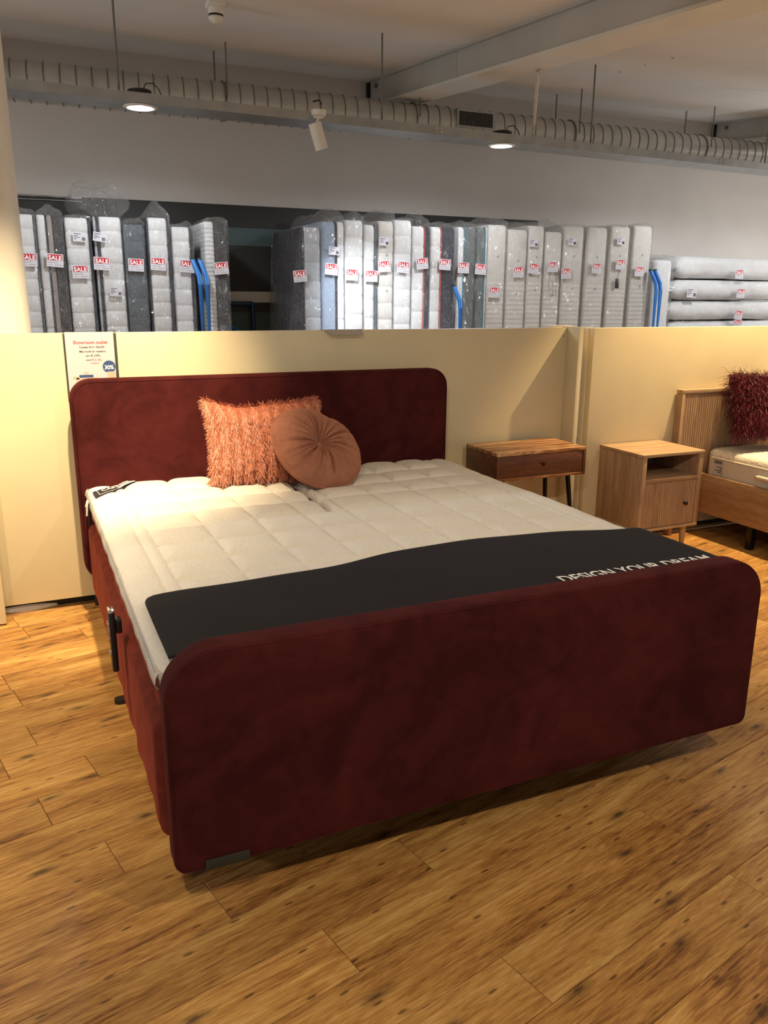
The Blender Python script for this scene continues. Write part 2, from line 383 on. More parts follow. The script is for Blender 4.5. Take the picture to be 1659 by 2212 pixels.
for k in range(-16, 11):
    v = V0 + k * PW
    u0 = joint.get(k, rnd.uniform(0, PL))
    u = u0 - PL * math.ceil((u0 + 1.9) / PL)
    while u < 5.4:
        mx, my = (u + PL / 2) * ca - v * sa, (u + PL / 2) * sa + v * ca
        ex0, ey0 = u * ca - v * sa, u * sa + v * ca
        if my < 2.9 and my > -2.6 and mx < 4.9 and mx > -1.9:
            o = link('plank', plank_mesh(PL), None, floor); o.location = (ex0, ey0, 0); o.rotation_euler = (0, 0, ANG)
        u += PL
# ---- back wall, ceiling, beams
CZ = lambda y: 3.565 + 0.083 * (y - 6.5)
wall = struct(box('wall_back', -6, 11.5, 6.5, 6.6, -0.1, 3.70, 'wall_white', bev=0), 'white painted back wall behind the row of standing mattresses')
cv = [(-6, -5.5, CZ(-5.5)), (11.5, -5.5, CZ(-5.5)), (11.5, 6.6, CZ(6.6)), (-6, 6.6, CZ(6.6))]
cv += [(x, y, z + 0.1) for x, y, z in cv]
ceiling = struct(mesh_obj('ceiling', cv, [(0, 1, 2, 3), (7, 6, 5, 4), (0, 4, 5, 1), (1, 5, 6, 2), (2, 6, 7, 3), (3, 7, 4, 0)], 'ceiling_paint'), 'off-white painted ceiling of the showroom')
for sx, sy, r in ((4.82, 3.96, .012), (4.84, 4.31, .010), (4.86, 4.66, .012)):
    tube('fixing_hole', [(sx, sy, CZ(sy) - .002), (sx, sy, CZ(sy) + .01)], r, 'rod_metal', ceiling, 8)
def beam(x, wd, d, label):
    y0, y1 = -3.0, 6.495
    z0, z1 = CZ(y0), CZ(y1)
    e = struct(empty('trim_beam', (x, 0, 0))); e['label'] = label; e['category'] = 'beam'
    def prism(n, xa, xb, za, zb, mat):
        vs = [(xx, yy, c + zz) for yy, c in ((y0, z0), (y1, z1)) for xx in (xa, xb) for zz in (za, zb)]
        o = mesh_obj(n, vs, [(0, 1, 3, 2), (4, 6, 7, 5), (0, 4, 5, 1), (2, 3, 7, 6), (0, 2, 6, 4), (1, 5, 7, 3)], mat, e); fixn(o.data)
    prism('web', 0.035, wd - 0.035, -d + 0.02, 0.004, 'beam_paint')
    prism('lower_flange', 0, wd, -d, -d + 0.022, 'beam_under')
    prism('upper_flange', 0, wd, -0.02, 0.002, 'beam_paint')
    box('end_plate', 0.012, wd - 0.012, 6.44, 6.495, CZ(6.46) - d + 0.02, CZ(6.46), 'black_plinth', e, 0)
    tube('bolt', [(0.030, 6.28, CZ(6.28) - 0.07), (0.014, 6.28, CZ(6.28) - 0.07)], 0.022, 'rod_metal', e, 6)
    return e
beam(3.20, 0.32, 0.245, 'grey painted steel ceiling beam in the middle of the picture')
beam(7.78, 0.32, 0.245, 'grey painted steel ceiling beam at the right edge')
beam(-1.4, 0.32, 0.245, 'grey painted steel ceiling beam left of the white column')
# ---- dark / teal sign panel on the back wall
pn = empty('wall_sign', (2.6, 6.5, 0)); tag(pn, 'dark grey and teal sign board on the back wall behind the mattresses', 'sign board')
def wb(n, x0, x1, z0, z1, mat, d=0.02): return box(n, x0 - 2.6, x1 - 2.6, -d, -0.001, z0, z1, mat, pn, 0)
wb('upper_band', -1.6, 5.32, 2.135, 2.335, 'dark_panel', 0.03)
wb('teal_band', -1.6, 4.2, 1.965, 2.135, 'teal_panel', 0.02)
wb('dark_field', -1.6, 2.32, 1.53, 1.965, 'dark_panel', 0.024)
wb('teal_side', 2.32, 4.2, 1.0, 1.965, 'teal_panel', 0.02)
wb('pale_strip', -1.6, 2.32, 1.425, 1.53, 'mat_cream', 0.03)
wb('lower_band', -1.6, 2.32, 1.33, 1.425, 'dark_panel', 0.024)
wb('teal_field', -1.6, 2.32, 0.6, 1.33, 'teal_panel', 0.02)
tube('metal_trim', [(-4.2, -0.04, 2.325), (-2.17, -0.04, 2.325)], 0.009, 'chrome', pn, 8)
tube('metal_trim', [(-4.2, -0.04, 2.295), (-2.17, -0.04, 2.295)], 0.006, 'chrome', pn, 8)
# ---- round white column behind the partition
col = empty('column', (-0.31, 2.62, 0)); tag(col, 'round white column at the left edge behind the cream partition', 'column')
tube('shaft', [(0, 0, 0.012), (0, 0, CZ(2.62) - 0.002)], 0.158, 'white_paint', col, 40)
V, F = loft([[(r * math.cos(a * math.pi / 20), r * math.sin(a * math.pi / 20), z) for a in range(40)] for r, z in ((0.29, 0), (0.285, 0.012), (0.2, 0.035), (0.162, 0.05))])
o = mesh_obj('base_flange', V, F, 'white_paint', col, True); fixn(o.data)
# ---- cream partition panels
wc = struct(empty('wall_center', (0, 2.307, 0)), 'cream partition panel behind the red bed')
box('panel', -0.46, 2.734, 0, 0.04, 0.05, 1.311, 'cream_panel', wc, 0.002)
box('plinth', -0.46, 2.734, 0.065, 0.085, 0.0, 0.06, 'black_plinth', wc, 0)
box('plinth_foot', 0.005, 0.07, -0.02, 0.07, 0.0, 0.035, 'black_plinth', wc, 0.002)
box('top_rail', 2.66, 2.80, 0.041, 0.10, 1.25, 1.322, 'cream_edge', wc, 0.001)
tube('screw', [(2.712, -0.001, 1.262), (2.712, 0.004, 1.262)], 0.004, 'rod_metal', wc, 8)
wl = struct(box('wall_left', -2.6, -0.392, 2.19, 2.235, 0.008, 1.311, 'cream_panel', bev=0.002), 'cream partition panel at the far left edge, standing forward')
wr = struct(empty('wall_right', (2.84, 2.19, 0)), 'brightly lit cream partition panel behind the oak bed')
box('panel', 0, 3.9, 0, 0.045, 0.05, 1.312, 'cream_panel', wr, 0.002)
box('edge_strip', -0.004, 0.03, 0.046, 0.09, 0.05, 1.312, 'cream_edge', wr, 0.001)
box('plinth', 0, 3.9, 0.06, 0.08, 0, 0.06, 'black_plinth', wr, 0)
tp = struct(empty('trim_post', (2.734, 2.19, 0)), 'cream upright post between the two partition panels')
box('post', 0, 0.028, 0, 0.16, 0.0, 1.318, 'cream_panel', tp, 0.001)
box('recess_board', 0.029, 0.10, 0.092, 0.11, 0.0, 1.310, 'cream_panel', tp, 0.001)

# ================================================================== RED BOXSPRING BED
bed = empty('boxspring_bed', (0, 0, 0)); tag(bed, 'dark red velvet boxspring bed with rounded headboard and footboard', 'bed')
WF = 1.832
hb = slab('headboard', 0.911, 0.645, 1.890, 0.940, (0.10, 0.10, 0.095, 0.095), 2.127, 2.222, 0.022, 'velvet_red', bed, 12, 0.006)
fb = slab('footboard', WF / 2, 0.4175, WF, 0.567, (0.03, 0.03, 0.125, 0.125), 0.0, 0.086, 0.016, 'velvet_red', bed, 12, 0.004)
def piping(parent, cx, cz, w, h, radii, y, r=0.0022, inset=0.012):
    pts = rrect(cx, cz, w - 2 * inset, h - 2 * inset, [max(q - inset, 0.01) for q in radii], 12)
    pts = [(x, y, z) for x, z in pts]; pts.append(pts[0]); pts.append(pts[1])
    tube('piping', pts, r, 'velvet_red', parent, 6)
piping(hb, 0.911, 0.645, 1.890, 0.940, (0.10, 0.10, 0.095, 0.095), 2.1285)
piping(fb, WF / 2, 0.4175, WF, 0.567, (0.03, 0.03, 0.125, 0.125), 0.0035, 0.0022, 0.006)
lg = box('logo_tag', 0.070, 0.178, -0.0075, -0.0045, 0.138, 0.166, 'brown_card', fb, 0.0008); lg['label'] = 'small grey-green fabric maker tag'
lg2 = box('logo_tag', -0.004, 0.030, 2.116, 2.1200, 0.262, 0.330, 'black_fabric', hb, 0.0008)
V, F = join_vf([tube_vf([(0.0, 2.115, .268), (0.0, 2.115, .324)], .0012, 4), tube_vf([(0.026, 2.115, .268), (0.026, 2.115, .324)], .0012, 4), tube_vf([(0.0, 2.115, .324), (0.026, 2.115, .324)], .0012, 4), tube_vf([(0.0, 2.115, .268), (0.026, 2.115, .268)], .0012, 4)])
mesh_obj('tag_border', V, F, 'gold_print', lg2)
# upholstered box and mattress core with slightly wavy velvet sides
def soft_block(name, x0, x1, y0, y1, z0, z1, r, mat, parent, wav=0.004, seed=0, ny=60):
    rings = []
    for i in range(ny + 1):
        y = y0 + (y1 - y0) * i / ny
        e = min(i, ny - i) / ny * (y1 - y0); ins = 0.0 if e > r else r - math.sqrt(max(r * r - (r - e) ** 2, 0))
        ring = []
        for (x, z) in rrect((x0 + x1) / 2, (z0 + z1) / 2, x1 - x0 - 2 * ins, z1 - z0 - 0.6 * ins, [r] * 4, 7):
            q = wav * mnoise.noise(Vector((x * 4 + seed, y * 9, z * 5))) + wav * 0.6 * mnoise.noise(Vector((x * 4, y * 26 + z * 8, seed + z * 3)))
            sx = -1 if x < (x0 + x1) / 2 else 1
            ring.append((x + sx * q, y, z + (q * .4 if z > (z0 + z1) / 2 else 0)))
        rings.append(ring)
    V, F = loft(rings); o = mesh_obj(name, V, F, mat, parent, True); fixn(o.data); return o
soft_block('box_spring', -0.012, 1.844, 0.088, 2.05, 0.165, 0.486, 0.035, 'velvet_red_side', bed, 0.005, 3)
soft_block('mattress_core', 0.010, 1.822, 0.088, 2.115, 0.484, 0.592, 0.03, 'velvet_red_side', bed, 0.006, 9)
for lx, ly in ((0.06, 1.22), (1.77, 1.22), (0.12, 0.30), (1.71, 0.30), (0.12, 1.9), (1.71, 1.9)):
    tube('leg', [(lx, ly, 0.17), (lx, ly, 0.0)], 0.030, 'black_plastic', bed, 16, 0.026)
V, F = loft([[(x, y, z) for x, y in rrect(0.03, 1.22, 0.10, 0.042, (0.02,) * 4, 5)] for z in (0.0, 0.016)])
o = mesh_obj('leg_foot', V, F, 'black_plastic', bed); fixn(o.data)
# remote handset in a holder on the box side
rc = empty('remote_control', (-0.042, 0.70, 0.47)); tag(rc, 'slim black remote handset with silver buttons hanging on the bed side', 'remote')
box('handset', -0.011, 0.007, -0.026, 0.026, -0.095, 0.095, 'black_plastic', rc, 0.005)
for i, z in enumerate((0.055, 0.032, 0.010, -0.04)):
    for yy in (-0.010, 0.010): tube('button', [(-0.011, yy, z), (-0.0145, yy, z)], 0.006, 'chrome', rc, 8)
box('end_cap', -0.0105, 0.0065, -0.025, 0.025, 0.0935, 0.1000, 'chrome', rc, 0.002)
box('holder', 0.0075, 0.025, -0.020, 0.020, 0.025, 0.068, 'black_plastic', rc, 0.004)

# ---- quilted split topper (height field top, ribbed side)
tpr = empty('mattress_topper', (0, 0, 0.59)); tag(tpr, 'off-white quilted split mattress topper with zipped ribbed border on the red bed', 'topper')
X0, X1, Y0, Y1 = 0.004, 1.828, 0.090, 2.120
SX = [0.357, 0.556, 0.751, 0.932, 1.132, 1.333, 1.525]; SB = [0.108, 0.153, 1.690, 1.735]
SY = [0.285, 0.48, 0.68, 0.875, 1.072, 1.28, 1.485, 1.68, 1.885]
nx, ny = 370, 410
def topz(x, y):
    z = 0.046
    dx = min(abs(x - s) for s in SX); db = min(abs(x - s) for s in SB)
    dy = min(abs(y - s) for s in SY)
    inner = 1.0 if 0.153 < x < 1.690 else 0.0
    q = lambda d, w: 1 - math.exp(-d / w)
    if inner:
        dxx = min(dx, abs(x - 0.153), abs(x - 1.690))
        z += 0.030 * (1 - max(0.62 * math.exp(-dxx / 0.018), 0.95 * math.exp(-dy / 0.026))) - 0.0120 + 0.004 * math.exp(-(dx / 0.014) ** 2 - (dy / 0.009) ** 2)
    else:
        z += 0.010 * q(db, 0.013) * (0.86 + .14 * q(dy, 0.012))
    # split between the halves, open at the head end
    s = max(0.0, min(1.0, (y - 1.20) / 0.20)); s = s * s * (3 - 2 * s); g_ = s * math.exp(-((x - 0.876) / 0.017) ** 2); z = z * (1 - g_) + 0.020 * g_
    e = min(x - X0, X1 - x); z -= 0.020 * math.exp(-e / 0.020)
    e = min(y - Y0, Y1 - y); z -= 0.016 * math.exp(-e / 0.030)
    z += 0.004 * mnoise.noise(Vector((x * 3, y * 3, 1))) + 0.0018 * mnoise.noise(Vector((x * 14, y * 14, 4)))
    return z
xs = np.linspace(X0, X1, nx); ys = np.linspace(Y0, Y1, ny)
V = [(x, y, topz(x, y)) for y in ys for x in xs]
F = [(j * nx + i, j * nx + i + 1, (j + 1) * nx + i + 1, (j + 1) * nx + i) for j in range(ny - 1) for i in range(nx - 1)]
mesh_obj('quilted_top', V, F, 'topper_knit', tpr, True)
# ribbed border skirt: follows the outline, fine vertical ribs, wavy lower edge
def skirt(pts, zt, name, mat, parent):
    V, F = [], []; n = len(pts)
    for i, (x, y, ox, oy) in enumerate(pts):
        rib = 0.0022 * math.cos(i * math.pi); wv = 0.004 * mnoise.noise(Vector((x * 9, y * 9, 2)))
        for f, out in ((0.0, 0.0), (0.30, 0.006), (0.75, 0.009), (1.0, 0.003)):
            zb = -0.004 + 0.5 * wv + 0.003 * math.sin(y * 40)
            z = zt + (zb - zt) * f
            o_ = out + (rib + wv) * min(1, f * 3)
            V.append((x + ox * o_, y + oy * o_, z))
    for i in range(n - 1):
        for k in range(3): F.append((i * 4 + k, i * 4 + k + 1, i * 4 + 5 + k, i * 4 + 4 + k))
    return mesh_obj(name, V, F, mat, parent, True)
yy = np.arange(Y0, Y1, 0.0045)
skirt([(X0, y, -1, 0) for y in yy], 0.036, 'ribbed_border', 'topper_side', tpr)
skirt([(X1, y, 1, 0) for y in yy], 0.036, 'ribbed_border', 'topper_side', tpr)
xx = np.arange(X0, X1, 0.006)
skirt([(x, Y1, 0, 1) for x in xx], 0.036, 'ribbed_border', 'topper_side', tpr)
skirt([(x, Y0, 0, -1) for x in xx], 0.036, 'ribbed_border', 'topper_side', tpr)
tube('zipper', [(X0 - 0.004 + 0.0012 * math.sin(y * 300), y, 0.030) for y in np.arange(Y0 + .02, Y1, 0.006)], 0.0022, 'grey_print', tpr, 5)
zs = box('split_strip', 0.8725, 0.8795, 1.385, 2.10, 0.018, 0.0335, 'black_fabric', tpr, 0)
zl = tube('zip_pull', [(-0.008, 1.93, 0.028), (-0.016, 1.925, 0.002), (-0.016, 1.925, -0.040)], 0.006, 'white_plastic', tpr, 8)
tube('zip_cord', [(-0.004, 1.90, 0.020), (-0.011, 1.895, -0.03), (-0.011, 1.893, -0.075)], 0.005, 'black_fabric', tpr, 8)
# black maker label across the far left corner
def lab(t, q, lift):
    t2 = t ** 0.9
    ax_, ay_ = 0.020 + 0.200 * t, 1.850 + 0.222 * t2; bx_, by_ = 0.014 + 0.172 * t, 1.952 + 0.156 * t2
    x, y = ax_ + (bx_ - ax_) * q, ay_ + (by_ - ay_) * q
    return (x, y, max(topz(max(X0, x + a_), min(Y1, y + b_)) for a_ in (0, .012, .03) for b_ in (-.02, 0, .02)) + lift)
def strip(name, t0, t1, q0, q1, lift, mat, parent, n=16, m_=4):
    V = [lab(t0 + (t1 - t0) * i / n, q0 + (q1 - q0) * j / m_, lift) for i in range(n + 1) for j in range(m_ + 1)]
    F = [(i * (m_ + 1) + j, (i + 1) * (m_ + 1) + j, (i + 1) * (m_ + 1) + j + 1, i * (m_ + 1) + j + 1) for i in range(n) for j in range(m_)]
    return mesh_obj(name, V, F, mat, parent)
lb = strip('maker_label', 0, 1, 0, 1, 0.004, 'black_print', tpr); lb['label'] = 'black woven maker label on the corner of the topper'
sol = lb.modifiers.new('thick', 'SOLIDIFY'); sol.thickness = 0.001
strip('label_border', 0.10, 0.96, 0.06, 0.10, 0.0058, 'white_print', lb, 16, 1); strip('label_border', 0.10, 0.96, 0.90, 0.94, 0.0058, 'white_print', lb, 16, 1); strip('label_border', 0.10, 0.112, 0.06, 0.94, 0.0058, 'white_print', lb, 1, 4)
strip('label_patch', 0.56, 0.97, 0.08, 0.34, 0.0062, 'white_print', lb, 8, 1)
me = text_mesh('CARESSE', 1.0, 0.01, 'CENTER', 0.95)
bx_ = [v.co.x for v in me.vertices]; wx = max(bx_) - min(bx_); mn = min(bx_); bm = bmesh.new(); bm.from_mesh(me)
for v in bm.verts: v.co = lab(0.20 + 0.72 * (v.co.x - mn) / wx, 0.40 + 0.42 * v.co.y / 0.75, 0.0066)
bm.to_mesh(me); bm.free(); me.materials.clear(); link('lettering', me, 'white_print', lb)

# ---- black foot runner with lettering
fr = empty('foot_runner', (0, 0, 0.655)); tag(fr, 'black bed-foot runner with white lettering over the end of the topper', 'bed runner')
RX0, RX1, RY0 = 0.030, 1.815, 0.094
def redge(x):
    t = (x - RX0) / (RX1 - RX0)
    return 0.515 + 0.135 * math.exp(-((t - 0.62) / 0.30) ** 2) - 0.012 * t + 0.006 * math.sin(t * 17) + 0.004 * math.sin(t * 31 + 1)
def rz(x, y): return 0.0705 - 0.655 + 0.59 - 0.006 * math.exp(-(x - RX0) / 0.05) + 0.0025 * mnoise.noise(Vector((x * 3, y * 5, 7)))
NXR, NYR = 120, 36; V = []
for j in range(NYR + 1):
    for i in range(NXR + 1):
        x = RX0 + (RX1 - RX0) * i / NXR; t = j / NYR; y = RY0 + (redge(x) - RY0) * t
        if t > 0.86:                     # rounded left corner
            c = (t - 0.86) / 0.14; lim = RX0 + 0.030 * (1 - math.sqrt(max(0, 1 - c * c)))
            x = lim + (x - RX0) * (RX1 - lim) / (RX1 - RX0)
        zz = rz(x, y)
        if x > 1.79: zz -= (x - 1.79) * 0.35
        V.append((x, y, zz))
F = [(j * (NXR + 1) + i, j * (NXR + 1) + i + 1, (j + 1) * (NXR + 1) + i + 1, (j + 1) * (NXR + 1) + i) for j in range(NYR) for i in range(NXR)]
cl = mesh_obj('cloth', V, F, 'black_fabric', fr, True)
sol = cl.modifiers.new('thick', 'SOLIDIFY'); sol.thickness = 0.004; sol.offset = 1
me = text_mesh('DESIGN YOUR DREAM', 0.066, 0.0013, 'LEFT', 1.0)
wx = max(v.co.x for v in me.vertices); bm = bmesh.new(); bm.from_mesh(me)
for v in bm.verts:
    x = 1.182 + v.co.x * (0.575 / wx); y = 0.193 - 0.050 + v.co.y * 1.08 - 0.012 * (v.co.x / wx)
    v.co = (x, y, rz(x, y) + 0.0062 - (max(0, x - 1.79) * .35))
bm.to_mesh(me); bm.free(); me.materials.clear(); link('lettering', me, 'white_print', fr)

# ================================================================== CUSHIONS
def cushion_vf(w, h, t, n=40, pinch=0.07, seed=1, flop=None):
    def P(u, v, s):
        x = u * w / 2 * (1 - pinch * (1 - v * v) * abs(u)); y = v * h / 2 * (1 - pinch * (1 - u * u) * abs(v))
        th = t / 2 * (max(0, 1 - u ** 4) * max(0, 1 - v ** 4)) ** 0.6
        th += 0.006 * mnoise.noise(Vector((u * 3 + seed, v * 3, s))) * (1 - max(abs(u), abs(v)) ** 6)
        return (x, y, s * th)
    V, F = [], []
    for s in (1, -1):
        o = len(V)
        for j in range(n + 1):
            for i in range(n + 1): V.append(P(-1 + 2 * i / n, -1 + 2 * j / n, s))
        for j in range(n):
            for i in range(n):
                q = (o + j * (n + 1) + i, o + j * (n + 1) + i + 1, o + (j + 1) * (n + 1) + i + 1, o + (j + 1) * (n + 1) + i)
                F.append(q if s > 0 else q[::-1])
    return V, F, P
def ribbons(strands, width):
    """strands: list of point lists -> ribbon mesh"""
    V, F = [], []
    for pts in strands:
        a = rnd.uniform(0, math.pi); side = Vector((math.cos(a), math.sin(a), 0.3 * rnd.uniform(-1, 1))).normalized()
        n = len(pts); o = len(V)
        for i, p in enumerate(pts):
            wdt = width * (1 - 0.65 * i / (n - 1)) * 0.5
            V.append(p + side * wdt); V.append(p - side * wdt)
        for i in range(n - 1): F.append((o + 2 * i, o + 2 * i + 1, o + 2 * i + 3, o + 2 * i + 2))
    return V, F
# fringed square cushion leaning on the headboard
fc = empty('fringed_cushion', (0.787, 1.925, 0.824)); tag(fc, 'orange square cushion with rows of shaggy fringe leaning on the headboard', 'cushion', 'cushions on the red bed')
W, H, T = 0.545, 0.395, 0.15
V, F, P = cushion_vf(W, H, T, 36, 0.08, 3)
def flopz(p):
    x, y, z = p     # upper right corner folds over forwards
    k = max(0, x / (W / 2) - 0.35) * max(0, y / (H / 2) - 0.2)
    sag = -0.020 * math.exp(-((x + 0.10) / 0.10) ** 2) * max(0, y / (H / 2)) + 0.014 * math.exp(-((x + 0.27) / 0.05) ** 2) * max(0, y / (H / 2)) ** 3
    return (x, y + sag + 0.012 * k, z + 0.05 * k)
cb = mesh_obj('cover', [flopz(p) for p in V], F, 'fringe_base', fc, True)
strands = []
ROWS = 11
for r in range(ROWS):
    u = -0.96 + 1.92 * r / (ROWS - 1)
    for k in range(1050):
        v = rnd.uniform(-0.99, 0.99); uu = max(-0.995, min(0.995, u + rnd.gauss(0, 0.030)))
        p = Vector(flopz(P(uu, v, 1)))
        L_ = rnd.uniform(0.025, 0.052)
        side = rnd.choice((-1, 1)) * rnd.uniform(0.1, 0.75); out = rnd.uniform(0.25, 0.9)
        d = Vector((side * 0.7, -0.9, out)).normalized()
        pts = [p]
        for s in range(4):
            p = p + d * (L_ / 4); d = (d + Vector((rnd.gauss(0, .18), -0.30, -0.16 + rnd.gauss(0, .12)))).normalized(); pts.append(p)
        strands.append(pts)
for k in range(1500):     # loose fringe round the outline
    e = rnd.choice('tblr'); q = rnd.uniform(-1, 1)
    uv = {'t': (q, 0.99), 'b': (q, -0.99), 'l': (-0.99, q), 'r': (0.99, q)}[e]
    p = Vector(flopz(P(uv[0], uv[1], 1))); d = Vector((uv[0] * (1 if e in 'lr' else .2), uv[1] * (.6 if e in 'tb' else 0) - .35, rnd.uniform(-.3, .7))).normalized()
    pts = [p]; L_ = rnd.uniform(0.012, 0.034)
    for s in range(3): p = p + d * L_ / 3; d = (d + Vector((rnd.gauss(0, .25), -.25, rnd.gauss(0, .2)))).normalized(); pts.append(p)
    strands.append(pts)
V, F = ribbons(strands, 0.0034)
fo = mesh_obj('fringe', V, F, 'fringe_orange', fc, True); fo['kind'] = 'stuff'
fc.rotation_euler = (math.radians(62), math.radians(2.0), math.radians(-2))
# round pleated velvet cushion with a button
rcush = empty('round_cushion', (0.985, 1.775, 0.806)); tag(rcush, 'round blush velvet cushion with pleats and a centre button', 'cushion', 'cushions on the red bed')
NR, NT = 30, 240; RR = 0.220
pleats = sorted(rnd.uniform(0, 2 * math.pi) for _ in range(16)); pleats += [i * 2 * math.pi / 20 for i in range(20)]
pdep = [rnd.uniform(0.4, 1.0) for _ in pleats]; pw_ = [rnd.uniform(0.03, 0.06) for _ in pleats]
plen = [rnd.uniform(0.75, 1.25) for _ in pleats]
def rp(r, a, s):
    R_ = RR * (1 + 0.015 * math.sin(3 * a + 1)) * (1 - 0.09 * math.exp(-((((a - 0.95) + math.pi) % (2 * math.pi) - math.pi) / 0.30) ** 2)) * (1 + 0.05 * math.exp(-((((a + 0.55) + math.pi) % (2 * math.pi) - math.pi) / 0.5) ** 2))
    th = 0.084 * (max(0, 1 - r ** 3.4)) ** 0.55
    th *= 1 - 0.72 * math.exp(-(r / 0.20) ** 1.4)
    if s > 0:
        g = 0
        for q, d_, w_, l_ in zip(pleats, pdep, pw_, plen):
            da = abs((a - q + 0.10 * r + math.pi) % (2 * math.pi) - math.pi)
            if da < 0.3: g += d_ * math.exp(-(da / w_) ** 2) * max(0, 1 - (r / l_) ** 3)
        th -= 0.034 * min(g, 1.3) * min(1, r * 5) * (1 - 0.55 * r)
        th += 0.004 * mnoise.noise(Vector((r * math.cos(a) * 5, r * math.sin(a) * 5, 3)))
    return (R_ * r * math.cos(a), R_ * r * math.sin(a), s * th)
V, F = [], []
for s in (1, -1):
    o = len(V); V.append(rp(0, 0, s))
    for i in range(1, NR + 1):
        for j in range(NT): V.append(rp(i / NR, 2 * math.pi * j / NT, s))
    for j in range(NT):
        k = (j + 1) % NT; q = (o, o + 1 + j, o + 1 + k); F.append(q if s > 0 else q[::-1])
        for i in range(NR - 1):
            a0 = o + 1 + i * NT; q = (a0 + j, a0 + NT + j, a0 + NT + k, a0 + k); F.append(q if s > 0 else q[::-1])
mesh_obj('cover', V, F, 'velvet_blush', rcush, True)
pts = [rp(1.0, 2 * math.pi * j / 90, 1) for j in range(92)]
tube('piping', pts, 0.0058, 'velvet_blush', rcush, 7)
V, F = loft([[(0.014 * math.cos(a) * math.sin(t), 0.014 * math.sin(a) * math.sin(t), 0.022 + 0.010 * math.cos(t)) for a in np.linspace(0, 2 * math.pi, 16, endpoint=False)] for t in (0.25, 0.7, 1.2, 1.7)])
o = mesh_obj('button', V, F, 'velvet_blush', rcush, True); fixn(o.data)
rcush.rotation_euler = (math.radians(46), math.radians(3), math.radians(17))

# ================================================================== NIGHTSTANDS
n1 = empty('nightstand', (2.34, 2.09, 0)); tag(n1, 'reddish brown wooden nightstand with one drawer and black splayed legs', 'nightstand')
ax, ay0, ay1, az0, az1 = 0.29, -0.170, 0.165, 0.520, 0.676
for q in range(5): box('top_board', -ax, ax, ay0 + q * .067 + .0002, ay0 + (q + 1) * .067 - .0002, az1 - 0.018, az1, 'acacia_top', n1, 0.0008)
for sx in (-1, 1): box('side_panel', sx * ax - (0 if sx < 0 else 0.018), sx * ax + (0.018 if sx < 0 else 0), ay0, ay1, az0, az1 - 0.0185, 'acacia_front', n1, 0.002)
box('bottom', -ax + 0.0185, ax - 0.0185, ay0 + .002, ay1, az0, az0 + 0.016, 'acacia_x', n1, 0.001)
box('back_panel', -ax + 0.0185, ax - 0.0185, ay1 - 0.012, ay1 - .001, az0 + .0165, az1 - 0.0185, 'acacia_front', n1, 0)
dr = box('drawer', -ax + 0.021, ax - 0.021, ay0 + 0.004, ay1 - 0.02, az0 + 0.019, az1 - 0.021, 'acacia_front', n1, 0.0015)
V, F = loft([[(r * math.cos(a), y, r * math.sin(a)) for a in np.linspace(0, 2 * math.pi, 14, endpoint=False)] for r, y in ((0.004, 0), (0.004, -0.010), (0.009, -0.013), (0.010, -0.018), (0.006, -0.022))])
o = mesh_obj('knob', [(x + 0.0, y + ay0 + 0.004, z + 0.602) for x, y, z in V], F, 'dark_bronze', dr, True); fixn(o.data)
for sx in (-1, 1):
    for yy_, fy in ((ay0 + 0.06, ay0 + 0.02), (ay1 - 0.06, ay1 - 0.02)):
        tube('leg', [(sx * (ax - 0.075), yy_, az0 - 0.001), (sx * (ax - 0.022), fy, 0.0)], 0.014, 'black_metal', n1, 14, 0.010)

n2 = empty('nightstand', (3.165, 1.99, 0)); tag(n2, 'pale oak bedside cabinet with ribbed door and open shelf', 'nightstand')
bx, by0, by1, bz0, bz1 = 0.224, -0.185, 0.195, 0.168, 0.624
box('top', -bx - 0.004, bx + 0.004, by0 - 0.006, by1, bz1 - 0.017, bz1, 'oak_x', n2, 0.0015)
for sx in (-1, 1): box('side_panel', sx * bx - (0 if sx < 0 else 0.030), sx * bx + (0.030 if sx < 0 else 0), by0, by1, bz0 + 0.0165, bz1 - 0.0175, 'oak_z', n2, 0.0015)
box('bottom', -bx - 0.002, bx + 0.002, by0 - 0.002, by1, bz0, bz0 + 0.016, 'oak_x', n2, 0.0015)
box('shelf', -bx + 0.0305, bx - 0.0305, by0 + 0.001, by1 - 0.02, 0.455, 0.479, 'oak_x', n2, 0.001)
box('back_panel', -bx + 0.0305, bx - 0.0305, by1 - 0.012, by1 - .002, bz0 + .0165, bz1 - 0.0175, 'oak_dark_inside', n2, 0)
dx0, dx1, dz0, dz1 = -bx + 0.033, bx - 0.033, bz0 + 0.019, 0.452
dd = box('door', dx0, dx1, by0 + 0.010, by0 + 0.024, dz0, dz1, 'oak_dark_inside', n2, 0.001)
bm = bmesh.new(); NRB = 24
for i in range(NRB):
    a = dx0 + (dx1 - dx0) * i / NRB; bm_box(bm, a + 0.0012, a + (dx1 - dx0) / NRB - 0.0012, by0 + 0.004, by0 + 0.0098, dz0, dz1, 0.0012, 1)
o = bm_obj('ribs', bm, 'oak_z', dd); o['kind'] = 'stuff'
V, F = loft([[(r * math.cos(a), y, r * math.sin(a)) for a in np.linspace(0, 2 * math.pi, 16, endpoint=False)] for r, y in ((0.005, 0.004), (0.005, -0.008), (0.012, -0.013), (0.0135, -0.019), (0.008, -0.025))])
o = mesh_obj('knob', [(x + 0.108, y + by0, z + 0.318) for x, y, z in V], F, 'dark_bronze', dd, True); fixn(o.data)
for sx in (-1, 1):
    for yy_, fy in ((by0 + 0.05, by0 + 0.085), (by1 - 0.05, by1 - 0.02)):
        tube('leg', [(sx * (bx - 0.055), yy_, bz0 - 0.001), (sx * (bx - 0.018), fy, 0.0)], 0.021, 'oak_z', n2, 16, 0.012)

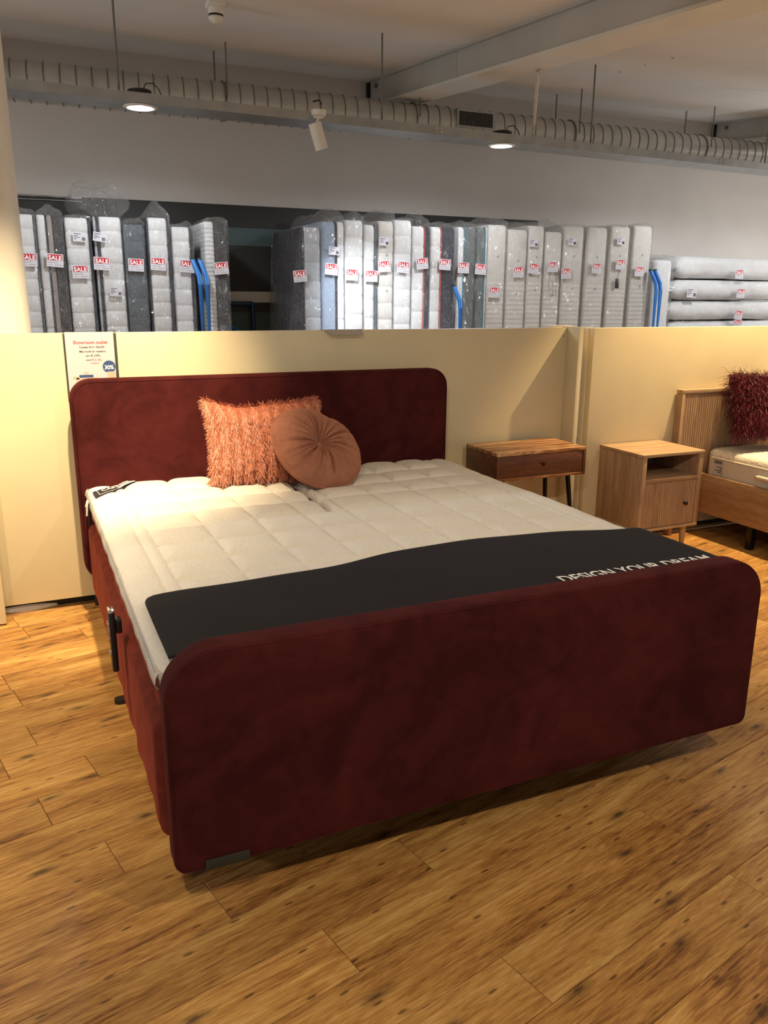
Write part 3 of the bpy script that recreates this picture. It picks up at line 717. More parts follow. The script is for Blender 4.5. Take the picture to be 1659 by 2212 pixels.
# ================================================================== OAK BED
b2 = empty('oak_bed', (3.50, 2.18, 0)); tag(b2, 'pale oak bed frame with ribbed headboard at the right edge', 'bed')
HW = 1.72
hp = box('headboard', 0.022, HW - 0.022, -0.038, -0.006, 0.18, 0.908, 'oak_dark_inside', b2, 0.001)
bm = bmesh.new(); NRB = 92; ww = (HW - 0.044) / NRB
for i in range(NRB):
    a = 0.022 + ww * i; bm_box(bm, a + 0.0013, a + ww - 0.0013, -0.046, -0.0385, 0.18, 0.906, 0.0012, 1)
o = bm_obj('ribs', bm, 'oak_z', hp); o['kind'] = 'stuff'
box('top_cap', 0.0, HW, -0.050, 0.004, 0.909, 0.934, 'oak_x', b2, 0.0015)
for xa in (0.0, HW - 0.021): box('stile', xa, xa + 0.021, -0.050, 0.004, 0.0, 0.908, 'oak_z', b2, 0.0015)
for xa in (0.200, 1.495): box('side_rail', xa, xa + 0.025, -2.06, -0.052, 0.150, 0.400, 'oak_y', b2, 0.002)
box('foot_rail', 0.200, 1.52, -2.086, -2.061, 0.150, 0.400, 'oak_x', b2, 0.002)
box('slat_base', 0.226, 1.494, -2.06, -0.06, 0.33, 0.352, 'oak_dark_inside', b2, 0)
for xa in (0.245, 1.475):
    for ya in (-0.47, -1.90): box('leg', xa - 0.02, xa + 0.02, ya - 0.02, ya + 0.02, 0.0, 0.329, 'black_metal', b2, 0.002)
m2 = empty('white_mattress', (3.73, 2.125, 0.353)); tag(m2, 'white mattress with ribbed border and handle on the oak bed frame', 'mattress')
def soft_mat(name, w, l, z0, z1, r, mat, parent):
    rings = []
    for ins, z in [(r, z0), (r * .3, z0 + r * .3), (0, z0 + r), (0, z1 - r), (r * .07, z1 - r * .6), (r * .3, z1 - r * .28), (r, z1 - .002), (r + .06, z1 + .004), (r + .25, z1 + .006)]:
        rings.append([(x, y, z) for x, y in rrect(w / 2, -l / 2, w - 2 * ins, l - 2 * ins, [max(.07 - ins * .5, .01)] * 4, 7)])
    V, F = loft(rings); o = mesh_obj(name, V, F, mat, parent, True); fixn(o.data); return o
soft_mat('body', 1.24, 1.97, 0.001, 0.214, 0.045, 'topper_knit', m2)
bm = bmesh.new()
for i in range(46): bm_box(bm, -0.0035, 0.002, -0.09 - i * 0.041, -0.09 - i * 0.041 + 0.037, 0.035, 0.150, 0.002, 1)
o = bm_obj('ribbed_border', bm, 'mat_cream', m2)
tube('piping', [(-0.004, -0.06 - i * 0.1, 0.158) for i in range(19)], 0.004, 'topper_side', m2, 6)
hd = tube('handle', [(-0.006, -0.42, 0.100), (-0.016, -0.45, 0.104), (-0.018, -0.55, 0.103), (-0.006, -0.60, 0.100)], 0.012, 'topper_side', m2, 8)
tube('rivet', [(-0.006, -0.425, 0.100), (-0.021, -0.425, 0.102)], 0.008, 'chrome', m2, 10)
st = box('sticker', -0.0075, -0.0045, -0.165, -0.085, 0.052, 0.150, 'paper_white', m2, 0)
bm = bmesh.new()
for i in range(11): bm_box(bm, -0.0085, -0.0076, -0.155 + i * 0.006, -0.155 + i * 0.006 + (0.002, 0.0038)[i % 2], 0.126, 0.146)
for i in range(5): bm_box(bm, -0.0085, -0.0076, -0.155, -0.150 + 0.012 * ((i * 7) % 5), 0.060 + i * 0.011, 0.064 + i * 0.011)
bm_obj('barcode', bm, 'black_print', st)
# burgundy long-hair cushion
fu = empty('fur_cushion', (3.985, 1.975, 0.830)); tag(fu, 'burgundy long-haired fur cushion propped on the oak bed', 'cushion')
V, F, PF = cushion_vf(0.42, 0.40, 0.17, 26, 0.05, 8)
mesh_obj('cover', V, F, 'fur_base', fu, True)
strands = []
for k in range(9000):
    u, v = rnd.uniform(-1, 1), rnd.uniform(-1, 1); s = 1 if rnd.random() < 0.85 else -1
    p = Vector(PF(u, v, s)); d = Vector((u * 0.8 + rnd.gauss(0, .35), v * 0.6 - 0.25 + rnd.gauss(0, .35), s * rnd.uniform(0.2, 1.0))).normalized()
    L_ = rnd.uniform(0.045, 0.085); ph = rnd.uniform(0, 6.28); pts = [p]
    for q in range(6):
        p = p + d * (L_ / 6); cu = 0.95 * math.sin(ph + q * 1.9)
        d = (d + Vector((cu * .6 + rnd.gauss(0, .1), -0.20 + rnd.gauss(0, .1), cu * .4 - 0.1))).normalized(); pts.append(p)
    strands.append(pts)
V, F = ribbons(strands, 0.0032)
fo = mesh_obj('long_hair', V, F, 'fur_burgundy', fu, True); fo['kind'] = 'stuff'
fu.rotation_euler = (math.radians(70), math.radians(3), math.radians(-6))

# ================================================================== SHOP SIGN AND HOLDER
sg = empty('price_sign', (0.082, 2.2915, 1.165)); tag(sg, 'white showroom outlet price sheet in a clear holder above the headboard', 'sign')
box('holder', -0.112, 0.118, 0.0045, 0.010, -0.15, 0.152, 'acrylic', sg, 0)
box('holder_hook', -0.112, 0.118, 0.0045, 0.062, 0.1525, 0.157, 'acrylic', sg, 0)
box('sheet', -0.105, 0.105, 0.0, 0.002, -0.147, 0.150, 'paper_white', sg, 0)
k = 0.000168
def st_(body, zx, zy, cap, mat, bold=0.0, space=1.0):
    size = cap * k * 1.38
    return text('lettering', body, size, ((zx - 720) * k, -0.0006, 0.150 - (zy - 60) * k), mat, sg, bold=bold, space=space)
st_('Showroom outlet', 735, 375, 88, 'pink_print', 0.0006, 1.02)
st_('Caresse 3010. 180x200', 765, 487, 56, 'black_print', 0.0001, 0.9)
st_('Met hoofd en voeteind', 775, 602, 58, 'black_print', 0.0001, 0.93)
st_('van: € 3.095,-', 790, 716, 58, 'black_print', 0.0001, 0.93)
st_('voor:', 660, 828, 56, 'black_print', 0.0001, 0.93)
st_('€ 2.165,-', 880, 828, 58, 'pink_print', 0.0001, 0.93)
st_('afhaalprijs', 810, 908, 36, 'pink_print', 0.0001)
N = 44; sv = []
for i in range(N):
    r = (0.0305 if i % 2 else 0.0265); a = 2 * math.pi * i / N; sv.append(((1175 - 720) * k + r * math.cos(a), -0.0004, 0.150 - (1000 - 60) * k + r * math.sin(a)))
mesh_obj('discount_badge', sv, [tuple(range(N))], 'blue_print', sg)
st_('30%', 1172, 1065, 110, 'white_print', 0.0007, 0.95).location.y = -0.0012
def patch(n, x0, x1, y0, y1, mat, yy=-0.0003):
    X = lambda q: (q - 720) * k
    Z = lambda q: 0.150 - (q - 60) * k
    return mesh_obj(n, [(X(x0), yy, Z(y1)), (X(x1), yy, Z(y1)), (X(x1), yy, Z(y0)), (X(x0), yy, Z(y0))], [(0, 1, 2, 3)], mat, sg)
patch('bed_print', 380, 745, 1205, 1278, 'blue_print'); patch('arm_print', 1115, 1325, 1130, 1500, 'skin_print', -0.0006); patch('bed_print', 300, 900, 1280, 1420, 'skin_print')
patch('pillow_print', 500, 630, 1130, 1205, 'skin_print'); patch('hand_print', 215, 375, 1245, 1320, 'skin_print')
h2 = empty('sign_holder', (1.325, 2.307, 1.311)); tag(h2, 'empty clear acrylic sign holder hooked over the partition edge', 'sign holder')
box('hook', -0.105, 0.105, -0.004, 0.055, 0.0005, 0.004, 'acrylic', h2, 0)
mesh_obj('lip', [(-0.105, -0.004, 0.003), (0.105, -0.004, 0.003), (0.095, -0.05, -0.022), (-0.075, -0.05, -0.022), (-0.105, -0.006, 0.000), (0.105, -0.006, 0.000), (0.095, -0.052, -0.025), (-0.075, -0.052, -0.025)],
         [(0, 1, 2, 3), (7, 6, 5, 4), (0, 4, 5, 1), (1, 5, 6, 2), (2, 6, 7, 3), (3, 7, 4, 0)], 'acrylic', h2)

# ================================================================== MATTRESS STORE BEHIND THE PARTITION
YF = 5.50; YB = 6.40
sale_me = text_mesh('SALE', 0.044, 0.0013, 'CENTER', 1.06); sale_me.materials.clear(); sale_me.materials.append(MATS['white_print'])
def sale_print_mesh():
    pts = []
    base = [(-0.054, 0.0), (-0.040, 0.002), (-0.026, -0.001), (-0.01, 0.002), (0.008, -0.001), (0.026, 0.003), (0.053, 0.001)]
    top = [(0.054, 0.047), (0.046, 0.041), (0.036, 0.048), (0.026, 0.041), (0.016, 0.050), (0.004, 0.042), (-0.008, 0.049), (-0.018, 0.041), (-0.030, 0.047), (-0.040, 0.040), (-0.052, 0.044)]
    pts = base + top
    me = bpy.data.meshes.new('sale_print'); me.from_pydata([(x, 0, z) for x, z in pts], [], [tuple(range(len(pts)))]); me.materials.append(MATS['red_print']); return me
print_me = sale_print_mesh()
bm = bmesh.new(); bm_box(bm, -0.062, 0.062, 0.0, 0.002, -0.048, 0.052); me_card = bpy.data.meshes.new('sale_tag'); bmesh.ops.recalc_face_normals(bm, faces=bm.faces); bm.to_mesh(me_card); bm.free(); me_card.materials.append(MATS['paper_white'])
bm = bmesh.new()
for a, b_, z in ((-0.05, 0.02, -0.016), (-0.05, -0.02, -0.034), (0.0, 0.05, -0.034)):
    bm_box(bm, a, b_, -0.0012, -0.0004, z, z + 0.004)
me_small = bpy.data.meshes.new('small_print'); bm.to_mesh(me_small); bm.free(); me_small.materials.append(MATS['grey_print'])
def sale_tag(parent, x, y, z, rot=0.0, tilt=0.0, sc=1.0):
    c = link('sale_tag', me_card, None, parent); c.location = (x, y, z); c.rotation_euler = (tilt, math.radians(rot), 0); c.scale = (sc, 1, sc)
    p_ = link('sale_print', print_me, None, c); p_.location = (0, -0.0012, 0.001)
    t_ = link('lettering', sale_me, None, c); t_.location = (0, -0.0026, 0.006); t_.rotation_euler = (math.pi / 2, 0, 0)
    s_ = link('small_print', me_small, None, c)
    return c
bm = bmesh.new(); bm_box(bm, -0.05, 0.05, 0, 0.0015, -0.035, 0.035); me_info = bpy.data.meshes.new('info_card'); bmesh.ops.recalc_face_normals(bm, faces=bm.faces); bm.to_mesh(me_info); bm.free(); me_info.materials.append(MATS['paper_white'])
bm = bmesh.new()
for i in range(4): bm_box(bm, -0.042, -0.042 + (0.05, 0.03, 0.044, 0.02)[i], -0.001, -0.0003, 0.022 - i * 0.013, 0.026 - i * 0.013)
for i in range(7): bm_box(bm, 0.018 + i * 0.0036, 0.0202 + i * 0.0036, -0.001, -0.0003, -0.026, 0.000)
me_code = bpy.data.meshes.new('barcode'); bm.to_mesh(me_code); bm.free(); me_code.materials.append(MATS['black_print'])
def info_card(parent, x, y, z, rot=0.0, sc=1.0):
    c = link('info_card', me_info, None, parent); c.location = (x, y, z); c.rotation_euler = (0, math.radians(rot), 0); c.scale = (sc, 1, sc)
    link('barcode', me_code, None, c); return c

def layer(name, x0, x1, y0, y1, z0, z1, mat, parent, seams=None, r=0.02, groove=0.006, rbot=0.0, ybow=0.0):
    """one slice of an upright mattress; seams = horizontal stitching grooves"""
    zs = [z0, z0 + 0.02]
    zz = []
    if seams:
        z = z1 - seams * 0.9
        if seams < .06 and mat == 'mat_cream': groove = .0035; z = 1.62 + .02 * math.sin(x0 * 50)
        while z > 1.0: zz.append(z); z -= seams
    for s in sorted(zz): zs += [s - 0.022, s - 0.007, s, s + 0.007, s + 0.022]
    zs += [z1 - 0.05, z1 - 0.022, z1 - 0.007, z1]
    zs = sorted(set(zs)); rings = []
    for z in zs:
        ins = 0.0
        for s in zz:
            ins = max(ins, groove * math.exp(-((z - s) / 0.010) ** 2))
        dz = z1 - z
        if dz < 0.05: ins = max(ins, 0.035 * (1 - math.sqrt(max(0, 1 - ((0.05 - dz) / 0.05) ** 2))))
        rr = min(r, (x1 - x0) / 2 - 0.001)
        rings.append([(x, y, z) for x, y in rrect((x0 + x1) / 2, (y0 + y1) / 2 + 0.0, x1 - x0 - ins * 0.5, y1 - y0 - 2 * ins, [rr] * 4, 4)])
    V, F = loft(rings); o = mesh_obj(name, V, F, mat, parent); fixn(o.data); o.data.shade_smooth(); o.data.set_sharp_from_angle(angle=math.radians(60)); return o
def ridge(v): return 1 - abs(mnoise.noise(v)) * 2.2
def bag(parent, x0, x1, y0, y1, z0, z1, peak=0.07, seed=0, loose=0.010, puff=0.0, px=0.0, flare=0.0):
    cx, cy = (x0 + x1) / 2, (y0 + y1) / 2; hw, hd = (x1 - x0) / 2 + 0.004, (y1 - y0) / 2 + loose
    out = []          # outline parameters (u, v) on the unit square with normals
    for t in np.linspace(-1, 1, 13): out.append((t, -1, 0, -1))
    for t in np.linspace(-.97, .9, 9): out.append((1, t, 1, 0))
    for t in np.linspace(1, -1, 6): out.append((t, 1, 0, 1))
    for t in np.linspace(.9, -.97, 9): out.append((-1, t, -1, 0))
    rings = []
    for z in list(np.linspace(z0, 0.95, 4)) + list(np.linspace(1.0, z1 + .004, 64)):
        ring = []
        fl = flare * max(0, min(1, (z1 - z) / 1.0)) ** 0.8
        for u, v, nx_, ny_ in out:
            x, y = cx + u * hw, cy + v * hd
            if u < -.99: x -= fl * (0.4 + 0.6 * (0.5 - 0.5 * v))
            q = Vector((x * 5 + seed * 1.7, y * 4, z * 5 + x * 5))
            h = 0.010 * max(0, ridge(q)) ** 3 + 0.006 * max(0, ridge(Vector((x * 13 + z * 7, y * 9 + seed, z * 11)))) ** 4
            h *= 1.0 if ny_ < 0 else 0.4
            if ny_ < 0 and abs(u) > .95: y += 0.006
            ring.append((x + nx_ * h * .3, y + ny_ * h, z))
        rings.append(ring)
    for f in (0.15, 0.3, 0.5, 0.7, 0.85, 1.0):
        ring = []
        for u, v, nx_, ny_ in out:
            sw = (1 - 0.85 * f ** 1.3) + puff * math.sin(math.pi * min(1, f * .9 + .06)); sd = 1 - 0.55 * f * f
            x = cx + px * f + u * hw * sw; y = cy - .10 * f + v * hd * sd
            n1_ = mnoise.noise(Vector((x * 9 + seed * 2.3, y * 3.3, seed))) ; n2_ = ridge(Vector((x * 16, y * 7 + seed, f * 2)))
            if puff: sw = 0.95 + puff * math.sin(math.pi * f ** .75) ** .8; sd = 1 - 0.3 * f * f
            x = cx + px * f + u * hw * sw; y = cy - .10 * f + v * hd * sd
            z = z1 + .004 + peak * (f ** .75) * ((0.75 + 0.9 * n1_ + 0.18 * n2_) if not puff else (0.85 + 0.3 * n1_ + 0.06 * n2_))
            ring.append((x + .012 * n2_ * f, y + .03 * n1_ * f, max(z, z1 + .004 + .004 * f)))
        rings.append(ring)
    V, F = loft(rings); o = mesh_obj('plastic_wrap', V, F, 'plastic_film', parent, True); fixn(o.data)
    return o
GR = 'plastic wrapped sale mattresses standing on end'
# x0, x1, ztop, layers[(fraction, material, seam pitch)], tag (x, z, rot), cards, bag kwargs, label
ROW = [
 (-.19, .000, 2.089, [(.92, 'mat_white', .125), (.08, 'mat_slate', None)], (-.075, 1.745, 2), [], {}, 'white wrapped mattress at the left end of the row beside the column'),
 (.006, .200, 2.090, [(.34, 'mat_white', .30), (.05, 'mat_navy', None), (.19, 'mat_taupe', None), (.42, 'mat_dark', None)], (.116, 1.745, 4), [], dict(peak=.07), 'wrapped mattress striped white, taupe and black, second from the column'),
 (.210, .405, 2.078, [(.90, 'mat_white', .125), (.10, 'mat_navy', None)], (.298, 1.661, 0), [(.314, 1.929, 3)], dict(peak=.03), 'white wrapped mattress with cream info card near the top and navy right edge'),
 (.425, .640, 2.095, [(.10, 'mat_grey', .125), (.10, 'mat_navy', None), (.80, 'mat_white', .125)], (.466, 1.728, 3), [(.465, 1.934, 8), (.560, 1.512, 4)], dict(peak=.30, puff=1.05, loose=.016, px=-.10), 'white wrapped mattress with big puffed up plastic bag above it'),
 (.655, .820, 2.043, [(1.0, 'mat_slate', .15)], (.733, 1.723, 2), [], {}, 'dark slate grey wrapped mattress left of the blue tubes'),
 (.838, 1.026, 2.104, [(.08, 'mat_navy', None), (.82, 'mat_white', .115), (.10, 'mat_navy', None)], (.912, 1.734, 4), [], dict(peak=.10), 'white wrapped mattress edged navy on both sides, pointed plastic top'),
 (1.045, 1.215, 2.040, [(.86, 'mat_white', .13), (.14, 'mat_navy', None)], (1.147, 1.721, 4), [], dict(peak=.05), 'short white wrapped mattress with navy right edge beside the blue tubes'),
 (1.315, 1.512, 2.093, [(.42, 'mat_white', .035), (.58, 'mat_dark', None)], (1.437, 1.711, -6), [], dict(peak=.05), 'half white ribbed, half charcoal wrapped mattress left of the wide gap'),
 (2.175, 2.350, 2.082, [(.10, 'mat_navy', None), (.90, 'mat_grey', .16)], (2.14, 1.657, -6), [], dict(peak=.02, loose=.016, flare=.15), 'grey wrapped mattress with navy broad side right of the wide gap'),
 (2.362, 2.575, 2.137, [(.62, 'mat_blue', None), (.08, 'mat_navy', None), (.30, 'mat_white', .22)], (2.441, 1.722, 5), [(2.47, 1.883, 3)], dict(peak=.12), 'blue-grey wrapped mattress with white right strip'),
 (2.585, 2.765, 2.158, [(1.0, 'mat_white', .17)], (2.639, 1.677, 3), [], dict(peak=.07, px=.05), 'white wrapped mattress next to the blue-grey one'),
 (2.775, 2.905, 2.124, [(.80, 'mat_white', .17), (.20, 'mat_slate', None)], (2.833, 1.668, 2), [], dict(peak=.05), 'narrow white wrapped mattress with slate right edge and low tag'),
 (2.915, 3.072, 2.162, [(1.0, 'mat_cream', .15)], (2.964, 1.757, -5), [(2.962, 1.978, 2)], dict(peak=.11, px=.06), 'cream wrapped mattress with a white info card near its top'),
 (3.080, 3.258, 2.178, [(1.0, 'mat_white', .16)], (3.159, 1.753, 5), [], dict(peak=.02), 'white wrapped mattress left of the red piped ones'),
 (3.266, 3.448, 2.130, [(.70, 'mat_white', .20), (.03, 'red_piping', None), (.27, 'mat_navy', None)], (3.357, 1.790, -5), [], dict(peak=.12), 'white wrapped mattress with red piping and narrow navy side'),
 (3.462, 3.722, 2.132, [(.42, 'mat_white', .20), (.025, 'red_piping', None), (.555, 'mat_navy', None)], (3.600, 1.787, 3), [], dict(peak=.05), 'half white half navy wrapped mattress with red piping'),
 (3.758, 3.952, 2.142, [(.30, 'mat_white', None), (.04, 'cyan_piping', None), (.66, 'mat_green', None)], (3.804, 1.761, 2), [], dict(peak=.06), 'white and grey-green wrapped mattress with turquoise piping left of its twin'),
 (3.964, 4.080, 2.148, [(.82, 'mat_green', None), (.05, 'cyan_piping', None), (.13, 'mat_cream', None)], (3.996, 1.751, 3), [], dict(peak=.05), 'narrow grey-green wrapped mattress with turquoise piping on its right'),
 (4.092, 4.300, 2.176, [(1.0, 'mat_cream', .046)], (4.159, 1.534, 2), [], dict(peak=.08, px=.05), 'off-white wrapped mattress carrying the lowest sale tag'),
 (4.325, 4.548, 2.142, [(1.0, 'mat_cream', .046)], (4.436, 1.733, -4), [], dict(peak=.07), 'off-white wrapped mattress with tufting buttons right of the lowest tag'),
 (4.562, 4.748, 2.185, [(1.0, 'mat_cream', .046)], (4.614, 1.768, 8), [(4.600, 2.016, 3)], dict(peak=.04), 'off-white wrapped mattress with tilted sale tag and info card'),
 (4.770, 4.968, 2.136, [(1.0, 'mat_cream', .046)], (4.844, 1.790, 0), [], dict(peak=.10), 'off-white wrapped mattress with handwriting below its sale tag'),
 (4.990, 5.235, 2.203, [(1.0, 'mat_cream', .046)], (5.013, 1.729, -3), [(5.07, 2.044, 3)], dict(peak=.02), 'tall off-white wrapped mattress right of the handwritten one'),
 (5.285, 5.535, 2.201, [(1.0, 'mat_cream', .046)], (5.398, 1.787, 3), [], dict(peak=.02), 'off-white wrapped mattress, third from the right end of the tall row'),
 (5.582, 5.832, 2.221, [(1.0, 'mat_cream', .046)], (5.704, 1.831, 1), [(5.690, 2.068, 2)], dict(peak=.02), 'off-white wrapped mattress with a black tag hanging on a string'),
 (5.880, 6.130, 2.237, [(1.0, 'mat_cream', .046)], (5.966, 1.765, 2), [], dict(peak=.03, px=.05), 'off-white wrapped mattress at the right end of the tall row'),
]
for i, (x0, x1, zt, lays, tg, cards, bk, label) in enumerate(ROW):
    e = empty('wrapped_mattress', ((x0 + x1) / 2, YF, 0)); tag(e, label, 'mattress', GR)
    cxm = (x0 + x1) / 2; wd = x1 - x0; a = 0.0
    inv = lambda x: x - cxm
    for f, mt, sp in lays:
        layer('layer' if len(lays) > 1 else 'body', inv(x0 + a * wd) + .0004, inv(x0 + (a + f) * wd) - .0004, 0.0, YB - YF, 0.0, zt, mt, e, sp,
              r=0.022 if f > .3 else 0.008)
        a += f
    if mt == 'mat_cream' and len(lays) == 1:
        for zb in (zt - 0.30, zt - 0.62):
            if abs(zb - tg[1]) > .09: tube('tuft_button', [(inv(cxm + .01), 0.004, zb), (inv(cxm + .01), -0.004, zb)], 0.011, 'grey_print', e, 8)
    bk = dict(bk); lo = bk.setdefault('loose', 0.010)
    bag(e, inv(x0) + .002, inv(x1) - .002, 0.0, YB - YF, 0.004, zt, seed=i + 1, **bk)
    sale_tag(e, inv(tg[0]), -lo - 0.024, tg[1], tg[2])
    for c in cards: info_card(e, inv(c[0]), -lo - 0.021, c[1], c[2])
    if 'string' in label:
        tube('string', [(inv(5.700), -lo - .017, 1.78), (inv(5.684), -lo - .017, 1.69)], 0.0025, 'black_print', e, 5)
        box('hang_tag', inv(5.655), inv(5.705), -lo - .022, -lo - .016, 1.59, 1.69, 'black_plastic', e, 0.003)
    if 'handwriting' in label:
        rg = random.Random(5); parts = []
        for ln in range(3):
            xx_ = 4.815 + ln * 0.045; pts = []
            for q in range(26 - ln * 6): pts.append((inv(xx_ + rg.uniform(-.012, .012)), -lo - .015, 1.50 + q * 0.0085))
            parts.append(tube_vf(pts, 0.0018, 4))
        V, F = join_vf(parts); mesh_obj('handwriting', V, F, 'black_print', e)
# foam slab
e = empty('foam_mattress', (6.335, YF, 0)); tag(e, 'shorter wrapped foam mattress standing between blue tubes and the flat stack', 'mattress')
layer('body', -.125, .125, 0, .85, 0, 1.895, 'mat_white', e, None, r=.05)
bag(e, -.128, .128, 0, .85, 0.004, 1.900, peak=.07, seed=50, px=.10)
# lying stack
pf = empty('storage_platform', (7.6, 5.95, 0)); tag(pf, 'dark storage platform under the flat stack of wrapped mattresses', 'platform')
box('deck', -1.1, 1.1, -.44, .44, 0.985, 1.03, 'brown_card', pf, 0.003)
for sx in (-1.0, 1.0):
    for sy in (-.38, .38): box('post', sx - .04, sx + .04, sy - .04, sy + .04, 0, .984, 'brown_card', pf, 0.003)
ST = [(1.031, .215, 6.50, 'lowest visible'), (1.252, .215, 6.46, 'third from the top'), (1.473, .225, 6.49, 'second from the top'), (1.705, .245, 6.52, 'topmost')]
tagp = [(7.478, 1.205), (7.479, 1.295), (7.474, 1.55), (7.422, 1.74)]
wl_ = ['lowest visible wrapped mattress of the flat stack at the right edge', 'wrapped mattress third from the top of the flat stack', 'wrapped mattress with round label, second from the top of the flat stack', 'puffy wrapped mattress on top of the flat stack']
for i, ((z0, t_, xa, w_), tp_) in enumerate(zip(ST, tagp)):
    e = empty('wrapped_mattress', (7.55, 5.95, z0)); tag(e, wl_[i], 'mattress', 'wrapped mattresses lying in a flat stack')
    def puffy(name, mat, infl, amp, seed):
        rings = []
        M = 44
        for q in range(M + 1):
            x = xa - 7.55 + (8.62 - xa) * q / M
            en = min(q, M - q) / 3.0; sc = min(1, 0.35 + 0.65 * math.sqrt(min(1, en)))
            ring = []
            for y, z in rrect(0, t_ / 2, .86 + 2 * infl, (t_ - .006) * sc, [min(.09, t_ * sc * .45)] * 4, 6):
                nz = amp * mnoise.noise(Vector((x * 2.2 + seed, y * 4, z * 5 + seed))) + amp * .4 * mnoise.noise(Vector((x * 9, y * 6 + seed, z * 22)))
                ring.append((x, y + nz * 1.2, max(0.001, min(t_ - .001, z + nz * .5))))
            rings.append(ring)
        V, F = loft(rings); o = mesh_obj(name, V, F, mat, e, True); fixn(o.data); return o
    puffy('body', 'mat_white', 0.0, 0.018, i * 3 + 1)
    puffy('plastic_wrap', 'plastic_film', 0.022, 0.024, i * 3 + 1)
    sale_tag(e, tp_[0] - 7.55, -.482, max(tp_[1] - z0, .055), (0, 8, 0, 2)[i], 0)
    if i == 2: info_card(e, 6.738 - 7.55, -.478, tp_[1] - z0, 3, 1.4)
# blue tubular rack dividers
def rack(x, zt, label, dx=0.065, n=2):
    e = empty('rack_divider', (x, 5.385, 0)); tag(e, label, 'rack', 'blue tubular rack dividers')
    for i in range(n):
        xo = i * dx
        tube('bent_tube', [(xo, 0, 0), (xo, 0, zt - .20), (xo - .006, 0.01, zt - .13), (xo - .03, 0.04, zt - .05), (xo - .045, .06, zt)], 0.021, 'blue_paint', e, 12)
        tube('end_cap', [(xo - .045, .06, zt + .0005), (xo - .048, .063, zt + .016)], 0.0215, 'black_plastic', e, 12)
    box('foot', -.03, dx * (n - 1) + .03, -.02, .06, 0, .012, 'blue_paint', e, 0)
    return e
rack(1.236, 1.775, 'pair of bright blue bent rack tubes between the charcoal and white mattresses', 0.058)
rack(3.737, 1.585, 'single bright blue bent rack tube beside the turquoise piped mattress', 0.05, 1)
rack(6.145, 1.775, 'pair of blue bent rack tubes beside the shorter foam mattress', 0.060)
e = empty('back_rail', (1.75, 6.40, 0)); tag(e, 'dark blue rack rail crossing the wide gap in the mattress row', 'rack')
tube('rail', [(-.16, 0, 1.415), (.20, 0, 1.415)], 0.022, 'dark_blue_paint', e, 10)
tube('diagonal', [(-.16, .02, 1.27), (.20, .02, 1.08)], 0.016, 'blue_paint', e, 10)
for sx in (-.16, .20): tube('upright', [(sx, 0, 0), (sx, 0, 1.415)], 0.02, 'dark_blue_paint', e, 10)

# ================================================================== CEILING SERVICES
# cable tray
TY0, TY1 = 4.40, 4.66
TRZ = lambda x: 2.802 - 0.0098 * (x + 0.1)
tr = empty('cable_tray', (0, TY0, 0)); tag(tr, 'long galvanised cable tray hanging below the ceiling', 'cable tray')
def tprism(name, y0, y1, za, zb, mat, xa=-3.0, xb=10.5):
    vs = [(x, y, TRZ(x) + z) for x in (xa, xb) for y in (y0, y1) for z in (za, zb)]
    o = mesh_obj(name, vs, [(0, 1, 3, 2), (4, 6, 7, 5), (0, 4, 5, 1), (2, 3, 7, 6), (0, 2, 6, 4), (1, 5, 7, 3)], mat, tr); fixn(o.data); return o
tprism('front_side', 0, 0.002, -0.062, 0.0, 'galvanised')
tprism('back_side', 0.258, 0.26, -0.062, 0.0, 'galvanised')
DLX = (0.71, 3.60)
edges_ = [-3.0] + [v for q in DLX for v in (q - .078, q + .078)] + [10.5]
for a_, b_ in zip(edges_[::2], edges_[1::2]): tprism('bottom', 0.0021, 0.2579, -0.062, -0.060, 'galvanised', a_, b_)
for q in DLX:
    tprism('bottom', 0.0021, 0.047, -0.062, -0.060, 'galvanised', q - .078, q + .078); tprism('bottom', 0.203, 0.2579, -0.062, -0.060, 'galvanised', q - .078, q + .078)
for x in (0.576, 2.519, 4.501, 6.583):
    tube('suspension_rod', [(x, 0.13, TRZ(x) - 0.05), (x, 0.13, CZ(TY0 + .13) - .001)], 0.0075, 'rod_metal', tr, 8)
for jx in (2.95, 5.9):
    for sx in (-.025, .025):
        for sz in (-.016, -.044): tube('bolt', [(jx + sx, 0.001, TRZ(jx) + sz), (jx + sx, -.004, TRZ(jx) + sz)], 0.006, 'chrome', tr, 6)
tube('white_conduit', [(3.46, -.60, CZ(3.8) - .262), (3.50, -.50, CZ(3.9) - .258), (3.53, -.46, CZ(3.9) - .30), (3.86, 0.06, 2.83), (3.87, .07, 2.76)], 0.013, 'conduit', tr, 8)
